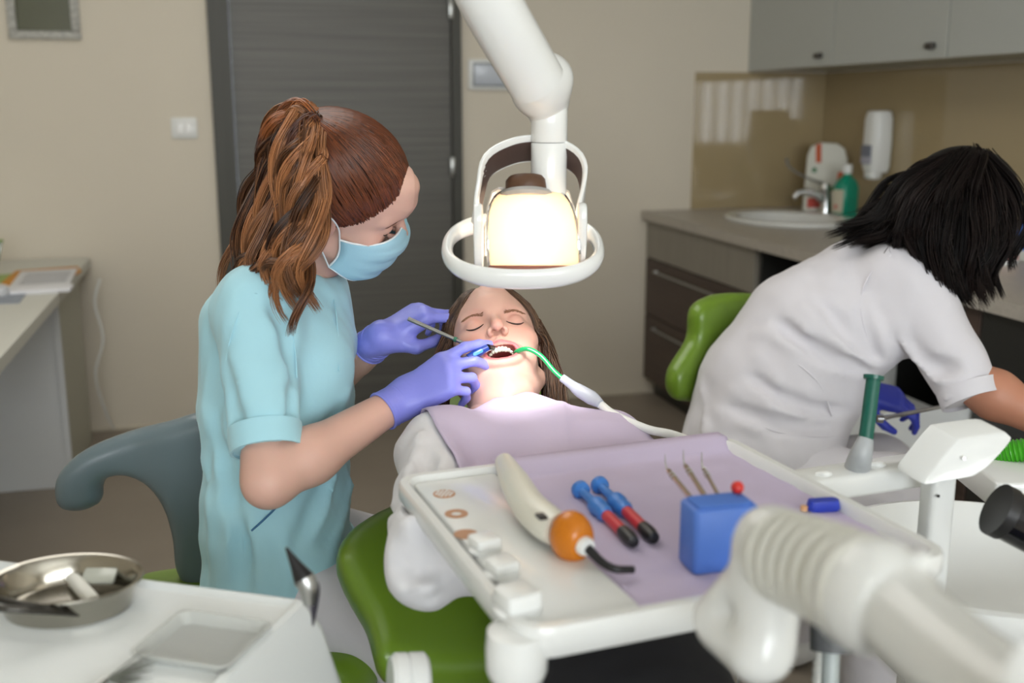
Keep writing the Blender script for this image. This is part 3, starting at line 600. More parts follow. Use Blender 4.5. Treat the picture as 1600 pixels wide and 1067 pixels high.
# back dish closing the far side, white inside
G2=[]
for yy,dd,hw in [(294,.012,50),(300,.04,60),(325,.06,68),(360,.06,72),(400,.04,72)]:
    G2.append([lx(829+hw*s,yy,dd+.01-.02*abs(s)**3) for s in np.linspace(-1,1,11)])
mesh('back_shield',*sheet(np.array(G2),.003),mat('reflector_white','#f4efe6',.4),lamp)
for s in (-1,1): mesh('glass_edge',*tube([G[i,0 if s<0 else -1] for i in range(0,22,3)],.0028,8),m_chrome,lamp)
mesh('glass_lip',*tube([G[0,j]-UP*.002 for j in range(17)],.0028,8),mat('lip_rubber','#8a5a50',.5),lamp)
M=frame(lx(823,302,-.0),z=nrm(C3(-.05,1,-.1)),x=RT)
mesh('cap_collar',*lathe([(0,-.008),(.034,-.008),(.036,-.003),(.032,.002),(0,.004)],M,28),mat('collar_grey','#a8a6a2',.4),lamp)
mesh('lamp_cap',*lathe([(0,.0),(.027,.0),(.028,.004),(.028,.016),(.024,.021),(.016,.021),(.014,.018),(0,.018)],M,28),mat('brown_cap','#5b3f2c',.45),lamp)
mesh('pull_rod',*tube([lx(857,300),lx(857,322)],.0012,8,3),m_satin,lamp); mesh('rod_tip',*tube([lx(857,320),lx(856,347)],[.0032,.0042],10,4),mat('brown_tip','#8c5232',.4),lamp)
l=bpy.data.lights.new('bulb','POINT'); l.energy=.3; l.color=(1,.86,.70); l.shadow_soft_size=.012; o=bpy.data.objects.new('bulb',l); COL.objects.link(o); o.location=lx(832,372,-.018)
l=bpy.data.lights.new('lamp_beam','SPOT'); l.energy=2.5; l.color=(1,.97,.95); l.spot_size=R(52); l.spot_blend=.06; l.shadow_soft_size=.03; o=bpy.data.objects.new('lamp_beam',l); COL.objects.link(o)
LB=lx(822,425,.015); tgt=LB+C3(-.02,-.75,-.66)*.2; o.location=LB; o.rotation_euler=Vector(tgt-LB).to_track_quat('-Z','Y').to_euler()
# ---------------------------------------------------------------- instrument tray
TZ=1.0; tc=V(.4125,1.008,0); TA=R(6.3); MT=zrot((tc[0],tc[1],TZ),TA); TW,TD=.452,.414
tray=thing('instrument_tray','white rimmed instrument tray over the patient holding the lavender liner and tools','tray',(tc[0],tc[1],TZ-.03))
zf=-.014
mesh('tray_body',*loft([rring(TW-.05,TD-.05,.02,-.036),rring(TW-.012,TD-.012,.028,-.03),rring(TW,TD,.032,-.018),rring(TW,TD,.032,-.004),rring(TW-.004,TD-.004,.03,0),rring(TW-.022,TD-.022,.024,0),rring(TW-.028,TD-.028,.02,-.004),rring(TW-.034,TD-.034,.018,zf)],MT),m_tray,tray)
# raised control strip at the left side
sw=.10; mesh('control_strip',*rbox(sw,TD-.04,.009,.006,.002,MT,cx=-TW/2+.02+sw/2,z0=zf),m_tray,tray)
TZF=TZ+zf
def tl(x,y,z=TZF): return onz(x,y,z)
sz_=TZF+.009; m_tan=mat('tan_print','#b98a66',.5)
def decal(name,fn): return fn
ca=[onz(694,772,sz_),onz(713,803,sz_),onz(728,835,sz_)]
bt=thing  # alias
r0=.0125
def annulus(M,ri,ro,h,n=28): return loft([ering(ri,ri,0,n=n),ering(ro,ro,0,n=n),ering(ro,ro,h,n=n),ering(ri,ri,h,n=n)],M,close=True)
mesh('touch_key',*annulus(zrot(ca[0],0),.0001,r0,.0008),m_tan,tray)
b=MB()
for i in range(-3,4):
    for j in range(-3,4):
        x,y=i*.0046+(j%2)*.0023,j*.0040
        if math.hypot(x,y)<r0*.84: b.add(*annulus(zrot(ca[0]+V(x,y,.0007),0),.00005,.0016,.0006,10))
b.obj('key_pattern',m_tray,tray)['kind']='stuff'
mesh('touch_key',*annulus(zrot(ca[1],0),r0*.45,r0,.0008),m_tan,tray)
mesh('touch_key',*annulus(zrot(ca[2],0),.0001,r0,.0008),m_tan,tray)
# near-left corner foot / handle, and underside bracket to the arm
c=onz(806,1022,.975); mesh('corner_handle',*lathe([(0,-.034),(.014,-.034),(.0225,-.029),(.026,-.020),(.0265,0),(.025,.015),(0,.018)],zrot((c[0]+.004,c[1]+.012,.975),0),28),m_tray,tray)
# liner
def tlc(x,y): return np.linalg.inv(MT)@np.append(onz(x,y,TZ),1)
nu,nv=40,36; G=np.zeros((nu,nv,3)); x0=-TW/2+.125; x1=TW/2-.012
for i in range(nu):
    for j in range(nv):
        u,v_=i/(nu-1),j/(nv-1); x=x0+(x1+.0-x0)*u; y=-TD/2+.022+(TD+.012-.03)*v_
        e=TD/2-.02; z=zf+.0016
        if y>e-.012: z=zf+.0016+min(1,(y-e+.012)/.016)*(.0035-zf)
        z+=.0006*math.sin(x*90+y*40)+.0005*math.sin(y*130-x*20)
        if y>e+.004: z=.0035
        G[i,j]=(x,y,z)
v,f=sheet(G,.0008); liner=tag(mesh('tray_liner',TM(MT,v),f,m_liner,None,True,None),'lavender paper liner spread on the white instrument tray under the tools','paper liner')
TL_=TZF+.0024
# white push keys
for (x,y),hh,lab in (((757,848),.013,'farthest of the three white square knobs on the tray strip'),((784,885),.013,'middle of the three white square knobs on the tray strip'),((808,935),.018,'nearest and largest of the three white knobs on the tray strip')):
    c=onz(x,y,sz_+hh*.6); t=thing('control_knob',lab,'knob',(c[0],c[1],sz_),'white knobs on the tray strip')
    M=zrot((c[0],c[1],sz_),TA+.15); k=2.0 if hh>.015 else 1.6
    mesh('knob_base',*lathe([(0,0),(.0105*k,0),(.0105*k,.003),(.008*k,.005),(0,.005)],M,24),m_tray,t); mesh('knob_top',*rbox(.0165*k,.0165*k,hh-.002,.004,.002,M,z0=.004),m_wplastic,t)
# curing light
cl=thing('curing_light','cream curing light with orange shield and black bent tip lying on the tray liner','curing light',tl(840,840))
m_cream=mat('cream_plastic','#dfddd0',.3)
pts=[onz(788,722,TZF+.034),onz(805,755,TZF+.033),onz(826,790,TZF+.031),onz(852,815,TZF+.03),onz(872,828,TZF+.029)]
v,f=tube(pts,[.011,.0165,.018,.0185,.017],20,30); mesh('body',v,f,m_cream,cl)
c=onz(846,803,TZF+.049); ax=nrm(pts[3]-pts[2]); M=frame(c,y=ax,z=V(0,0,1)); mesh('display',*rbox(.009,.013,.003,.001,.0006,M,z0=-.004),m_black,cl)
c=onz(893,838,TZF+.0285); F=Field(c-.05,c+.05,.0022); ax=nrm(onz(925,862,TZF+.024)-c)
F.ell(c,(.0235,.0205,.026),frame(c,x=ax,z=V(0,0,1))[:3,:3],k=0); F.cut(c+ax*.019,ax); F.cut(c-ax*.017,-ax); F.f=np.maximum(F.f,(TZF+.0035-F.ax[2])[None,None,:].astype(np.float32))
F.obj('orange_shield',mat('orange_plastic','#e08414',.25,trans=.25),cl)
e=c+ax*.0185; mesh('tip_collar',*lathe([(0,0),(.0095,0),(.0095,.004),(.008,.008),(0,.008)],frame(e,z=ax,x=V(0,0,1)),24),m_wplastic,cl)
mesh('light_guide',*tube([e+ax*.007,onz(940,878,TZF+.016),onz(962,889,TZF+.013),onz(990,890,TZF+.010)],[.0048,.0042,.0038,.0036],12,20),m_black,cl)
# blue and red applicators
m_blue=mat('blue_plastic','#3d7fd0',.35); m_red=mat('red_plastic','#c8323a',.35)
for (a,b2,lab) in (((906,764),(988,848),'blue and red applicator with black tip, left of the pair beside the curing light'),((936,757),(1020,842),'blue and red applicator with black tip, right of the pair on the liner')):
    p0=onz(*a,TZF+.010); p1=onz(*b2,TZF+.008); ax=nrm(p1-p0); L=np.linalg.norm(p1-p0); t=thing('applicator',lab,'applicator',(p0[0],p0[1],TL_),'applicators on the tray liner'); M=frame(p0,z=ax,x=V(0,0,1))
    mesh('blue_head',*lathe([(0,-.004),(.006,-.004),(.0105,0),(.010,.007),(.0055,.011),(.005,.016),(.0055,L*.30),(.010,L*.33),(.0105,L*.40),(.008,L*.44),(.0098,L*.49),(.0075,L*.55),(0,L*.55)],M,20),m_blue,t)
    mesh('red_barrel',*lathe([(0,L*.55),(.0066,L*.55),(.0066,L*.84),(0,L*.84)],M,18),m_red,t)
    mesh('black_tip',*lathe([(0,L*.84),(.0074,L*.84),(.008,L*.95),(.006,L*1.02),(0,L*1.03)],M,18),m_black,t)
# blue sponge holder
c=onz(1137,905,TZF); c=(onz(1090,905,TZF)+onz(1180,895,TZF))/2+V(0,.022,0)
t=thing('instrument_block','blue block holding metal probes at the right of the tray liner','block',(c[0],c[1],TL_)); M=zrot((c[0],c[1],TL_),TA-.12)
mb_=mat('blue_block','#5580d8',.45); mesh('block_body',*rbox(.066,.040,.064,.006,.003,M),mb_,t)
mesh('top_pad',*rbox(.056,.032,.003,.004,.001,M,z0=.0635),mat('blue_foam','#4f7ace',.8),t)
pk=[((1045,736),(1112,778),'leftmost of the three metal probes sticking out of the blue block'),((1072,729),(1133,778),'middle of the three metal probes sticking out of the blue block'),((1100,733),(1152,770),'right probe with thinner grey handle beside the red ball')]
top=c[2]+.0665
for i,(a,b2,lab) in enumerate(pk):
    p1=TM(M,[(-.018+.014*i,.006,.064)])[0]; q=onz(*b2,top)-p1
    p1=onz(b2[0],b2[1],top+.0)+V(0,.0,0); pe=TM(M,[(-.016+.013*i,.010,.055)])[0]
    p0=onz(a[0],a[1],TL_+.04); tip=onz(a[0]-5,a[1]-22,TL_+.045)
    t=thing('dental_probe',lab,'probe',p0,'metal probes in the blue block'); d=nrm(p0-pe)
    mesh('handle',*tube([pe,p0],[.0030,.0030] if i<2 else [.0022,.0022],12,8),mat('brass_steel','#b9a78e',.25,.9),t)
    L=np.linalg.norm(p0-pe)
    for k in range(2): q=pe+(p0-pe)*(.80+.08*k); mesh('grip_ring',*lathe([(.0030,-.001),(.0036,-.0006),(.0036,.0006),(.0030,.001)],frame(q,z=d,x=V(0,0,1)),14,(0,0)),m_satin,t)
    mesh('tip',*tube([p0,p0+d*.012,p0+d*.02+V(0,0,.004),p0+d*.024+V(0,0,.014)],[.0028,.0014,.0009,.0004],8,14),m_satin,t)
c=onz(1159,764,top); pe=TM(M,[(.024,.012,.0645)])[0]
t=thing('red_ball_pin','small red ball headed pin at the back of the blue block','pin',pe); mesh('ball',*lathe([(0,-.0065),(.004,-.0052),(.0062,-.002),(.0062,.002),(.004,.0052),(0,.0065)],zrot(pe+V(0,0,.0075),0),18),mat('red_ball','#d8352c',.3),t); mesh('stem',*tube([pe-V(0,0,.004),pe+V(0,0,.003)],.0015,8,3),m_satin,t)
c=onz(1286,792,TZF+.006); t=thing('blue_cap','small blue cap near the right rim of the tray behind the white arm','cap',c); mesh('cap_body',*loft([rring(.034,.014,.006,0),rring(.038,.017,.007,.003),rring(.034,.014,.006,.012)],zrot((c[0],c[1],TL_),-.1)),mat('deep_blue','#2b3fae',.35),t)
mesh('orange_end',*lathe([(0,0),(.004,.001),(.004,.006),(0,.007)],zrot((c[0]-.022,c[1]+.002,TL_),0),12),mat('pale_orange','#d9a878',.4),t)
# ---------------------------------------------------------------- tray carrying arm in the foreground
arm=thing('support_arm','thick white jointed arm with ribbed bellows carrying the tray, nearest the viewer','arm',P(1300,950,.66))
D0=.80
F=Field(P(1190,920,D0)-V(.16,.16,.16),P(1190,920,D0)+V(.16,.16,.16),.0045)
F.cone(P(1206,848,D0),P(1196,1012,D0),.0255,.0225,k=0); F.cone(P(1120,985,D0+.05),P(1182,1025,D0),.016,.021,k=.01); F.cone(P(1110,960,D0+.06),P(1190,880,D0),.014,.018,k=.012); F.cone(P(1206,850,D0),P(1262,868,D0-.03),.025,.030,k=.015)
F.obj('swivel_joint',m_tray,arm)
bp=catmull([P(1222,868,.775),P(1290,893,.725),P(1372,932,.665)],80)
rr=[(.0335-.0035*(1-k/79))+.0032*math.sin(k*2*math.pi/11.5) for k in range(80)]
arm_pts=[P(1325,908,.70),P(1345,920,.69),P(1378,938,.668),P(1406,957,.655),P(1436,986,.635),P(1520,1056,.585),P(1700,1190,.50)]
v,f=tube(bp,rr,32); mesh('bellows',v,f,mat('bellows_rubber','#d6d6ce',.45),arm)
v,f=tube(arm_pts,np.interp(np.linspace(0,1,48),[0,.10,.2,.32,.44,.6,1],[.018,.034,.0385,.0375,.031,.0285,.027]),36,48); mesh('arm_tube',v,f,m_tray,arm)
mesh('collar_flange',*tube([P(1450,868,.66),P(1420,892,.66)],[.005,.012],12,5),m_tray,arm)
# support under the frame edge so the arm stands on the delivery unit outside the picture
mesh('arm_base',*tube([P(1700,1190,.50),P(1860,1300,.45),V(.80,.0,.5),V(.82,-.05,.02)],[.027,.035,.045,.055],20,20),m_tray,arm)
# ---------------------------------------------------------------- cuspidor unit
DC=1.24; cc=onz(1500,872,.84)+V(.01,-.034,0); 
cus=thing('spittoon','white ceramic spittoon bowl on a white column at the right, dark drain in its centre','spittoon',(cc[0],cc[1],0))
cz=.84; M=zrot((cc[0],cc[1],cz),R(-8)); pr=[(.55,-.14),(.8,-.09),(.98,-.01),(1.03,.012),(1.02,.022),(.97,.024),(.92,.012),(.8,-.035),(.55,-.085),(.25,-.098),(.001,-.10)]
ea=.20; mesh('bowl',*loft([ering(ea*a,ea*.92*a,z,n=44) for a,z in pr],M,(1,1)),m_white,cus)
q=onz(1482,928,cz-.05); mesh('drain',*lathe([(0,-.004),(.019,-.004),(.021,.0),(.017,.003),(.012,.0),(0,-.001)],zrot(onz(1484,926,cz-.092),0),24),m_grey,cus)
mesh('column',*loft([rring(.17,.22,.06,0),rring(.17,.22,.06,cz-.16),rring(.12,.16,.05,cz-.11)],zrot((cc[0]+.02,cc[1],0),0)),m_white,cus)
# assistant's instrument holder: flat arm, upright post and square head
ah=thing('suction_holder','white suction holder arm with square head on a post beside the spittoon','holder',P(1360,740,1.3))
zh=P(1350,740,1.32)[2]
a0=onz(1265,745,zh); a1=onz(1425,722,zh); ax=nrm((a1-a0)*V(1,1,0)); M=frame((a0+a1)/2,x=ax,z=V(0,0,1)); La=np.linalg.norm(a1-a0)
mesh('holder_bar',*rbox(La+.05,.052,.03,.018,.006,M,z0=-.026),m_white,ah)
for (x,y) in ((1287,742),(1372,727)):
    c=onz(x,y,zh+.004); mesh('holder_clip',*tube([c+V(-.008,.004,0),c+V(0,-.004,.002),c+V(.009,.0,.0)],[.003,.0045,.003],8,8),m_wplastic,ah)
O=P(1505,703,1.27); Mx=frame(O,x=RT,z=nrm(C3(0,.1,1)))
def lh(x,y): return onplane(x,y,O,Mx[:3,2])
fr=smooth2([lh(*p) for p in ((1443,757),(1462,728),(1492,692),(1506,685),(1566,677),(1578,680),(1580,690),(1550,724),(1526,742),(1512,747),(1474,753))],60)
cf=fr.mean(0); sh=C3(-.022,.016,-.03)
def rg(k,o_): return cf+(fr-cf)*k+o_
mesh('square_head',*loft([rg(.93,0*sh),rg(.98,sh*.03),rg(1,sh*.12),rg(1,sh*.9),rg(.97,sh*.98),rg(.92,sh)]),m_white,ah)
mesh('screw',*lathe([(0,0),(.0025,0),(.0025,.0006),(0,.0008)],frame(P(1507,716,1.2635),z=Mx[:3,2],x=RT),12),m_satin,ah)
pb=P(1467,745,1.30); mesh('post',*loft([rring(.034,.03,.008,-.36),rring(.034,.03,.008,.03)],zrot(pb,0)),m_white,ah)
mesh('post_screw',*lathe([(0,0),(.002,0),(.002,.0005),(0,.0006)],frame(P(1466,775,1.2835),z=-FW*V(1,1,0),x=V(0,0,1)),10),m_black,ah)
# link post to cuspidor column
mesh('post_link',*rbox(.05,.3,.03,.01,.004,zrot(pb+V(.02,-.13,-.38),0)),m_white,ah)
# saliva ejector nozzle standing in the holder
sn=thing('suction_nozzle','dark green suction tube in a grey handle standing in the white holder','suction nozzle',P(1340,735,1.31))
b0=onz(1338,738,zh-.005); b1=P(1353,685,1.31); b2_=P(1365,590,1.32)
mesh('handle',*tube([b0,P(1345,712,1.31),b1],[.0165,.014,.0095],18,10),mat('pale_grey_plastic','#a9adb0',.4),sn)
mesh('green_tube',*tube([b1-(b2_-b1)*.08,b2_],[.0088,.0088],18,6),mat('dark_green_plastic','#0f5a4c',.3),sn)
mesh('tube_rim',*tube([b2_-(b2_-b1)*.03,b2_+(b2_-b1)*.03],[.012,.0125],18,3),MATS['dark_green_plastic'],sn)
# black suction hose with metal ring at the right edge
bh=thing('black_handpiece','glossy black cylindrical handpiece with metal ring at the right edge above the spittoon','handpiece',P(1580,800,1.25))
mesh('ribbed_collar',*tube([P(1556,795,1.25),P(1572,803,1.25)],[.032,.032],24,4),m_black,bh); mesh('metal_ring',*tube([P(1571,802,1.25),P(1577,806,1.25)],[.029,.029],24,3),m_chrome,bh); mesh('barrel',*tube([P(1576,805,1.25),P(1660,850,1.22)],[.030,.029],24,6),mat('gloss_black','#15151a',.12,coat=.5),bh)
# green ribbed hose and white ledge behind
pts=[P(1540,712,1.75),P(1600,703,1.72),P(1700,690,1.7)]; cp=catmull(pts,90); 
tag(mesh('ribbed_hose',*tube(cp,[.0185+.0016*math.sin(k*1.6) for k in range(90)],16),mat('hose_green','#3f9a1c',.35)),'bright green ribbed hose at the right edge below the forearm','hose')
led=thing('side_shelf','white slab shelf under the green ribbed hose at the right edge','shelf',P(1600,745,1.7)); c=P(1640,742,1.7)
mesh('shelf_board',*rbox(.24,.16,.045,.01,.004,zrot(c-V(0,0,.03),-.25)),m_white,led); mesh('shelf_column',*rbox(.08,.08,c[2]-.03,.01,.004,zrot((c[0]+.06,c[1]+.01,0),0)),m_white,led)
# hoses hanging under the arm
def hose(name,lab,pts,r,m_,rib=0,extra=None):
    cp=catmull(pts,70); t=thing(name,lab,'hose',pts[0]); mesh('tube',*tube(cp,[r+rib*math.sin(k*2.0) for k in range(70)],14),m_,t); return t
hose('instrument_hose','white ribbed hose hanging down below the white arm',[P(1288,900,1.12),P(1284,980,1.10),P(1278,1067,1.08),P(1272,1200,1.06)],.006,m_wplastic,.0006)
t=hose('instrument_hose','grey hose with black collar hanging right of the white ribbed hose',[P(1300,900,1.05),P(1302,960,1.04),P(1298,1030,1.03),P(1292,1200,1.02)],.0085,mat('hose_grey','#a9b2b2',.35))
mesh('collar',*tube([P(1301,965,1.04),P(1300,1018,1.035)],[.0215,.0205],22,4),m_grey,t); mesh('collar_cap',*tube([P(1302,900,1.045),P(1301,968,1.04)],[.018,.019],22,4),m_black,t)
# ---------------------------------------------------------------- instrument cart bottom left
CZ=.93; A_=onz(480,938,CZ); B_=onz(225,905,CZ); u=nrm((B_-A_)*V(1,1,0)); v_=nrm(onz(398,1067,CZ)-A_); v_=nrm(v_-u*np.dot(u,v_)) 
cart=thing('instrument_cart','white instrument cart corner at the lower left holding the steel dish','cart',tuple(A_+u*.3+v_*.25)[:2]+(0,))
cw,cdp=.56,.46; MC=frame(A_+u*cw/2+v_*cdp/2,x=-u,y=-v_); MC[2,2]=1; 
if MC[2,2]*np.linalg.det(MC[:3,:3])<0: MC[:3,1]*=-1
m_cart=mat('cart_white','#dfe3e2',.3)
mesh('cart_top',*loft([rring(cw+.085,cdp+.085,.03,-.16),rring(cw+.03,cdp+.03,.02,-.03),rring(cw,cdp,.012,0),rring(cw-.012,cdp-.012,.01,.002),rring(cw-.024,cdp-.024,.008,-.004)],MC),m_cart,cart)
mesh('cart_body',*loft([rring(cw,cdp,.02,.08-CZ),rring(cw,cdp,.02,-.161)],MC),mat('cart_body_white','#cfd3d2',.35),cart)
for sx_ in (-1,1):
    for sy_ in (-1,1): 
        p=TM(MC,[(sx_*(cw/2-.06),sy_*(cdp/2-.06),0)])[0]; mesh('caster',*lathe([(0,-.015),(.036,-.015),(.04,0),(.036,.015),(0,.015)],frame((p[0],p[1],.0405),y=V(0,0,1),z=u),20),m_black,cart)
ct_=CZ-.004
def cz_(x,y,h=0): return onz(x,y,ct_+h)
# steel dish
c=cz_(108,950); dish=thing('steel_dish','polished oval steel dish with cotton roll and tweezers on the white cart','dish',c)
rx=np.linalg.norm(onz(224,925,ct_+.03)-onz(0,925,ct_+.03))/2*1.02; M=frame(c+V(0,0,.0005),x=nrm(RT*V(1,1,0)),z=V(0,0,1))
pr=[(.80,.0),(.86,.002),(.97,.026),(1.02,.031),(1.05,.031),(1.05,.033),(1.0,.0325),(.94,.028),(.84,.004),(.78,.0022),(.001,.0022)]
mesh('dish_body',*loft([ering(rx*a,rx*.80*a,z,n=56) for a,z in pr],M,(1,1)),mat('polished_steel','#a8a49a',.17,1),dish)
def roll(p0,p1,r,lab,name='cotton_roll'):
    tag(mesh(name,*tube([p0,p0*.9+p1*.1,p0*.1+p1*.9,p1],[r*.7,r,r,r*.7],14,10),mat('cotton','#e9e9e2',.95,bump=(200,.4,.001))),lab,'cotton roll')
zd_=ct_+.0035
roll(onz(113,903,zd_+.008),onz(146,940,zd_+.008),.0075,'white cotton roll lying in the steel dish')
t=thing('tweezers','dark steel tweezers resting in the steel dish with handles over its near left rim','tweezers',onz(60,960,zd_+.01))
for k,(a,b2) in enumerate((((-30,930),(150,962)),((-30,950),(150,963)))):
    mesh('arm',*tube([onz(a[0],a[1],ct_+.042),onz(40,945+k*8,ct_+.037),onz(b2[0],b2[1],zd_+.004)],[.0035,.0036,.0015],10,16),mat('dark_steel','#4a4844',.3,.9),t)
t=thing('steel_cup','small dark steel cup at the back of the dish','cup',onz(115,890,zd_)); mesh('cup_body',*lathe([(0,0),(.008,0),(.0085,.012),(.0075,.012),(.007,.002),(0,.002)],zrot(onz(118,893,zd_),0),20),mat('dark_steel','#4a4844',.3,.9),t)
t=thing('glass_slab','small pale glass slab leaning at the back rim of the dish','slab',onz(155,900,zd_)); mesh('slab',*rbox(.034,.02,.004,.002,.0008,frame(onz(156,902,zd_+.012),x=RT,z=nrm(V(0,-.5,1)))),mat('pale_slab','#b9bcb2',.2),t)
# transparent packaging and paper on cart
t=thing('clear_tray','shallow clear plastic tray on the white cart right of the steel dish','tray',cz_(320,1010)); M=frame(cz_(318,1012),x=-u,z=V(0,0,1))
mesh('tray_shell',*loft([rring(.085,.075,.008,0),rring(.098,.088,.01,.010),rring(.102,.092,.01,.010),rring(.102,.092,.01,.0112),rring(.096,.086,.01,.0112),rring(.083,.073,.008,.0012)],M),mat('frosted_plastic','#cdd0cc',.3,alpha=.6),t)
t=thing('dark_tuft','dark tuft of thin strands on the cart in front of the steel dish','brush',cz_(180,1020)); b=MB()  # fan of thin dark strands drawn for an unclear dark smear
c0=cz_(165,1062,.004)
for i in range(70):
    a=random.uniform(-.35,1.1); L=random.uniform(.02,.045); d=nrm(u*-math.cos(a)*1+nrm(FW*V(1,1,0))*math.sin(a)*1.0+V(0,0,random.uniform(.0,.25)))
    b.add(*tube([c0,c0+d*L],[.0006,.0003],4,3))
b.obj('thin_strands',mat('strand_grey','#6d7068',.6),t)['kind']='stuff'; mesh('holder',*tube([c0,c0-nrm(FW*V(1,1,0))*.03+u*.01],[.004,.004],10,4),m_satin,t)
# black pointed handpiece clipped at the cart corner
hp=thing('pointed_handpiece','black pointed chrome handpiece clipped to the right corner of the white cart','handpiece',P(478,930,1.06)); d0=1.02
mesh('black_cone',*tube([P(447,855,d0),P(462,882,d0),P(476,906,d0)],[.0012,.0055,.0105],14,8),m_black,hp)
mesh('chrome_body',*tube([P(475,903,d0),P(482,918,d0),P(484,945,d0)],[.0105,.0095,.0055],14,8),m_satin,hp)
mesh('dark_tail',*tube([P(478,902,d0),P(492,915,d0+.004),P(491,945,d0+.004),P(489,978,d0+.004)],[.003,.0048,.0038,.001],10,14),mat('dark_purple','#33303a',.35),hp)
# ================================================================ PEOPLE
def RB(rows,o,s=1.0):                                   # rows: x, y(forward), z(up) in (right,up,toward)
    M=np.eye(4)
    for i,r_ in enumerate(rows): M[:3,i]=nrm(C3(*r_))*s
    M[:3,3]=o; return M
def lp(M,x,y,z): return TM(M,[(x/1000,y/1000,z/1000)])[0]
def lr_(M): return M[:3,:3]/np.linalg.norm(M[:3,0])
def head(F,M,mo=0.,neck=None):
    """head sculpt, mo = jaw opening (mm)"""
    p=lambda *a:lp(M,*a); Rm=lr_(M); s=np.linalg.norm(M[:3,0]); q=lambda *a:tuple(s*x/1000 for x in a)
    j=mo; jb=-mo*.35
    E=lambda c,r,k=8,sub=False:F.ell(p(*c),q(*r),Rm,k/1000,sub)
    Cn=lambda a,b,ra,rb=None,k=8,sub=False:F.cone(p(*a),p(*b),ra/1000*s,(ra if rb is None else rb)/1000*s,k/1000,sub)
    E((0,-8,40),(71,90,76),0); E((0,30,28),(63,58,62),20)
    E((0,28,-22-j*.2),(59,55,60),25)                     # mid face
    E((0,40+jb*.5,-62-j*.6),(48,42,40),22)               # jaw
    E((0,64+jb,-90-j),(25,18,18),20)                     # chin
    for sx in (-1,1):
        Cn((sx*56,0,-45-j*.3),(sx*26,58+jb,-86-j),16,13,18)  # jaw line
        E((sx*40,56,-18),(22,20,20),18)                  # cheek bone
        E((sx*34,60,-44-j*.4),(20,18,24),16)
        Cn((sx*12,84,21),(sx*44,70,22),8,7,14)           # brow ridge
    Cn((0,78,45),(0,80,60),26,20,30)                     # forehead
    for sx in (-1,1):
        E((sx*31,93,5),(17,13,12),10,True)               # sockets
        E((sx*31,71,5),(15,14.5,12.5),4)                 # closed lids over the eyeball
    Cn((0,86,12),(0,103,-20),6.0,8.5,8)                 # nose bridge
    E((0,104,-23),(8.5,9,7.5),5)
    for sx in (-1,1): E((sx*11.5,93,-26),(5.4,8.5,6),4); E((sx*6.8,98,-34),(4.0,6,8),1.2,True)
    Cn((0,90,-40),(0,92,-46),6,6,10)                     # philtrum
    if mo<3:
        Cn((-20,82,-55),(0,93,-51),4,5.5,5); Cn((20,82,-55),(0,93,-51),4,5.5,5); Cn((-16,83,-60),(16,83,-60),4.5,4.5,5); E((0,88,-61),(12,7,5.5),4)
        Cn((-20,93,-56.5),(20,93,-56.5),1.6,1.6,2,True)
    else:
        zc=-52-j*.42; hh=j*.52
        for a in np.linspace(0,2*math.pi,24,endpoint=False):   # lips ring
            b=a+2*math.pi/24; f=lambda t:(26*math.cos(t),80+7*abs(math.sin(t))+jb*.6*(math.sin(t)<0),zc+hh*math.sin(t))
            Cn(f(a),f(b),6.0,6.0,7)
        E((0,88,zc),(21,24,hh*.80),4,True); E((0,66,zc-2),(25,26,hh*.9),4,True)
    for sx in (-1,1):                                    # ears
        E((sx*73,-6,0),(6,17,29),5); E((sx*79,-4,4),(4.5,9,15),4,True); E((sx*73,-2,-26),(5,8,9),4); Cn((sx*77,2,-6),(sx*75,-14,12),2.4,2.4,3)
    if neck is not None: F.cone(p(0,-22,-45),neck,.050*s,.054*s,.02); F.cone(p(0,5,-70),neck+nrm(M[:3,1])*.01,.038*s,.045*s,.02)
    return F
def join(name,parts,m,parent):                           # several sculpted shells -> one mesh with colours
    V_,F_,C_=[],[],[]; n=0
    for fld,colf,rl in parts:
        v,f=fld.nets()
        if rl:
            e=np.vstack([f[:,[0,1]],f[:,[1,2]],f[:,[2,3]],f[:,[3,0]]]); e=np.vstack([e,e[:,::-1]]); dg=np.maximum(np.bincount(e[:,0],minlength=len(v)),1)[:,None]
            for _ in range(rl): v=v+.5*(np.stack([np.bincount(e[:,0],weights=v[e[:,1],i],minlength=len(v)) for i in range(3)],1)/dg-v)
        V_.append(v); F_.append(f+n); n+=len(v); C_.append(colf(v))
    return mesh(name,np.vstack(V_),np.vstack(F_),m,parent,True,None,np.vstack(C_))
m_skin=mat('skin','#ffffff',.5,vcol=True,sss=.12,bump=(300,.05,.0004))
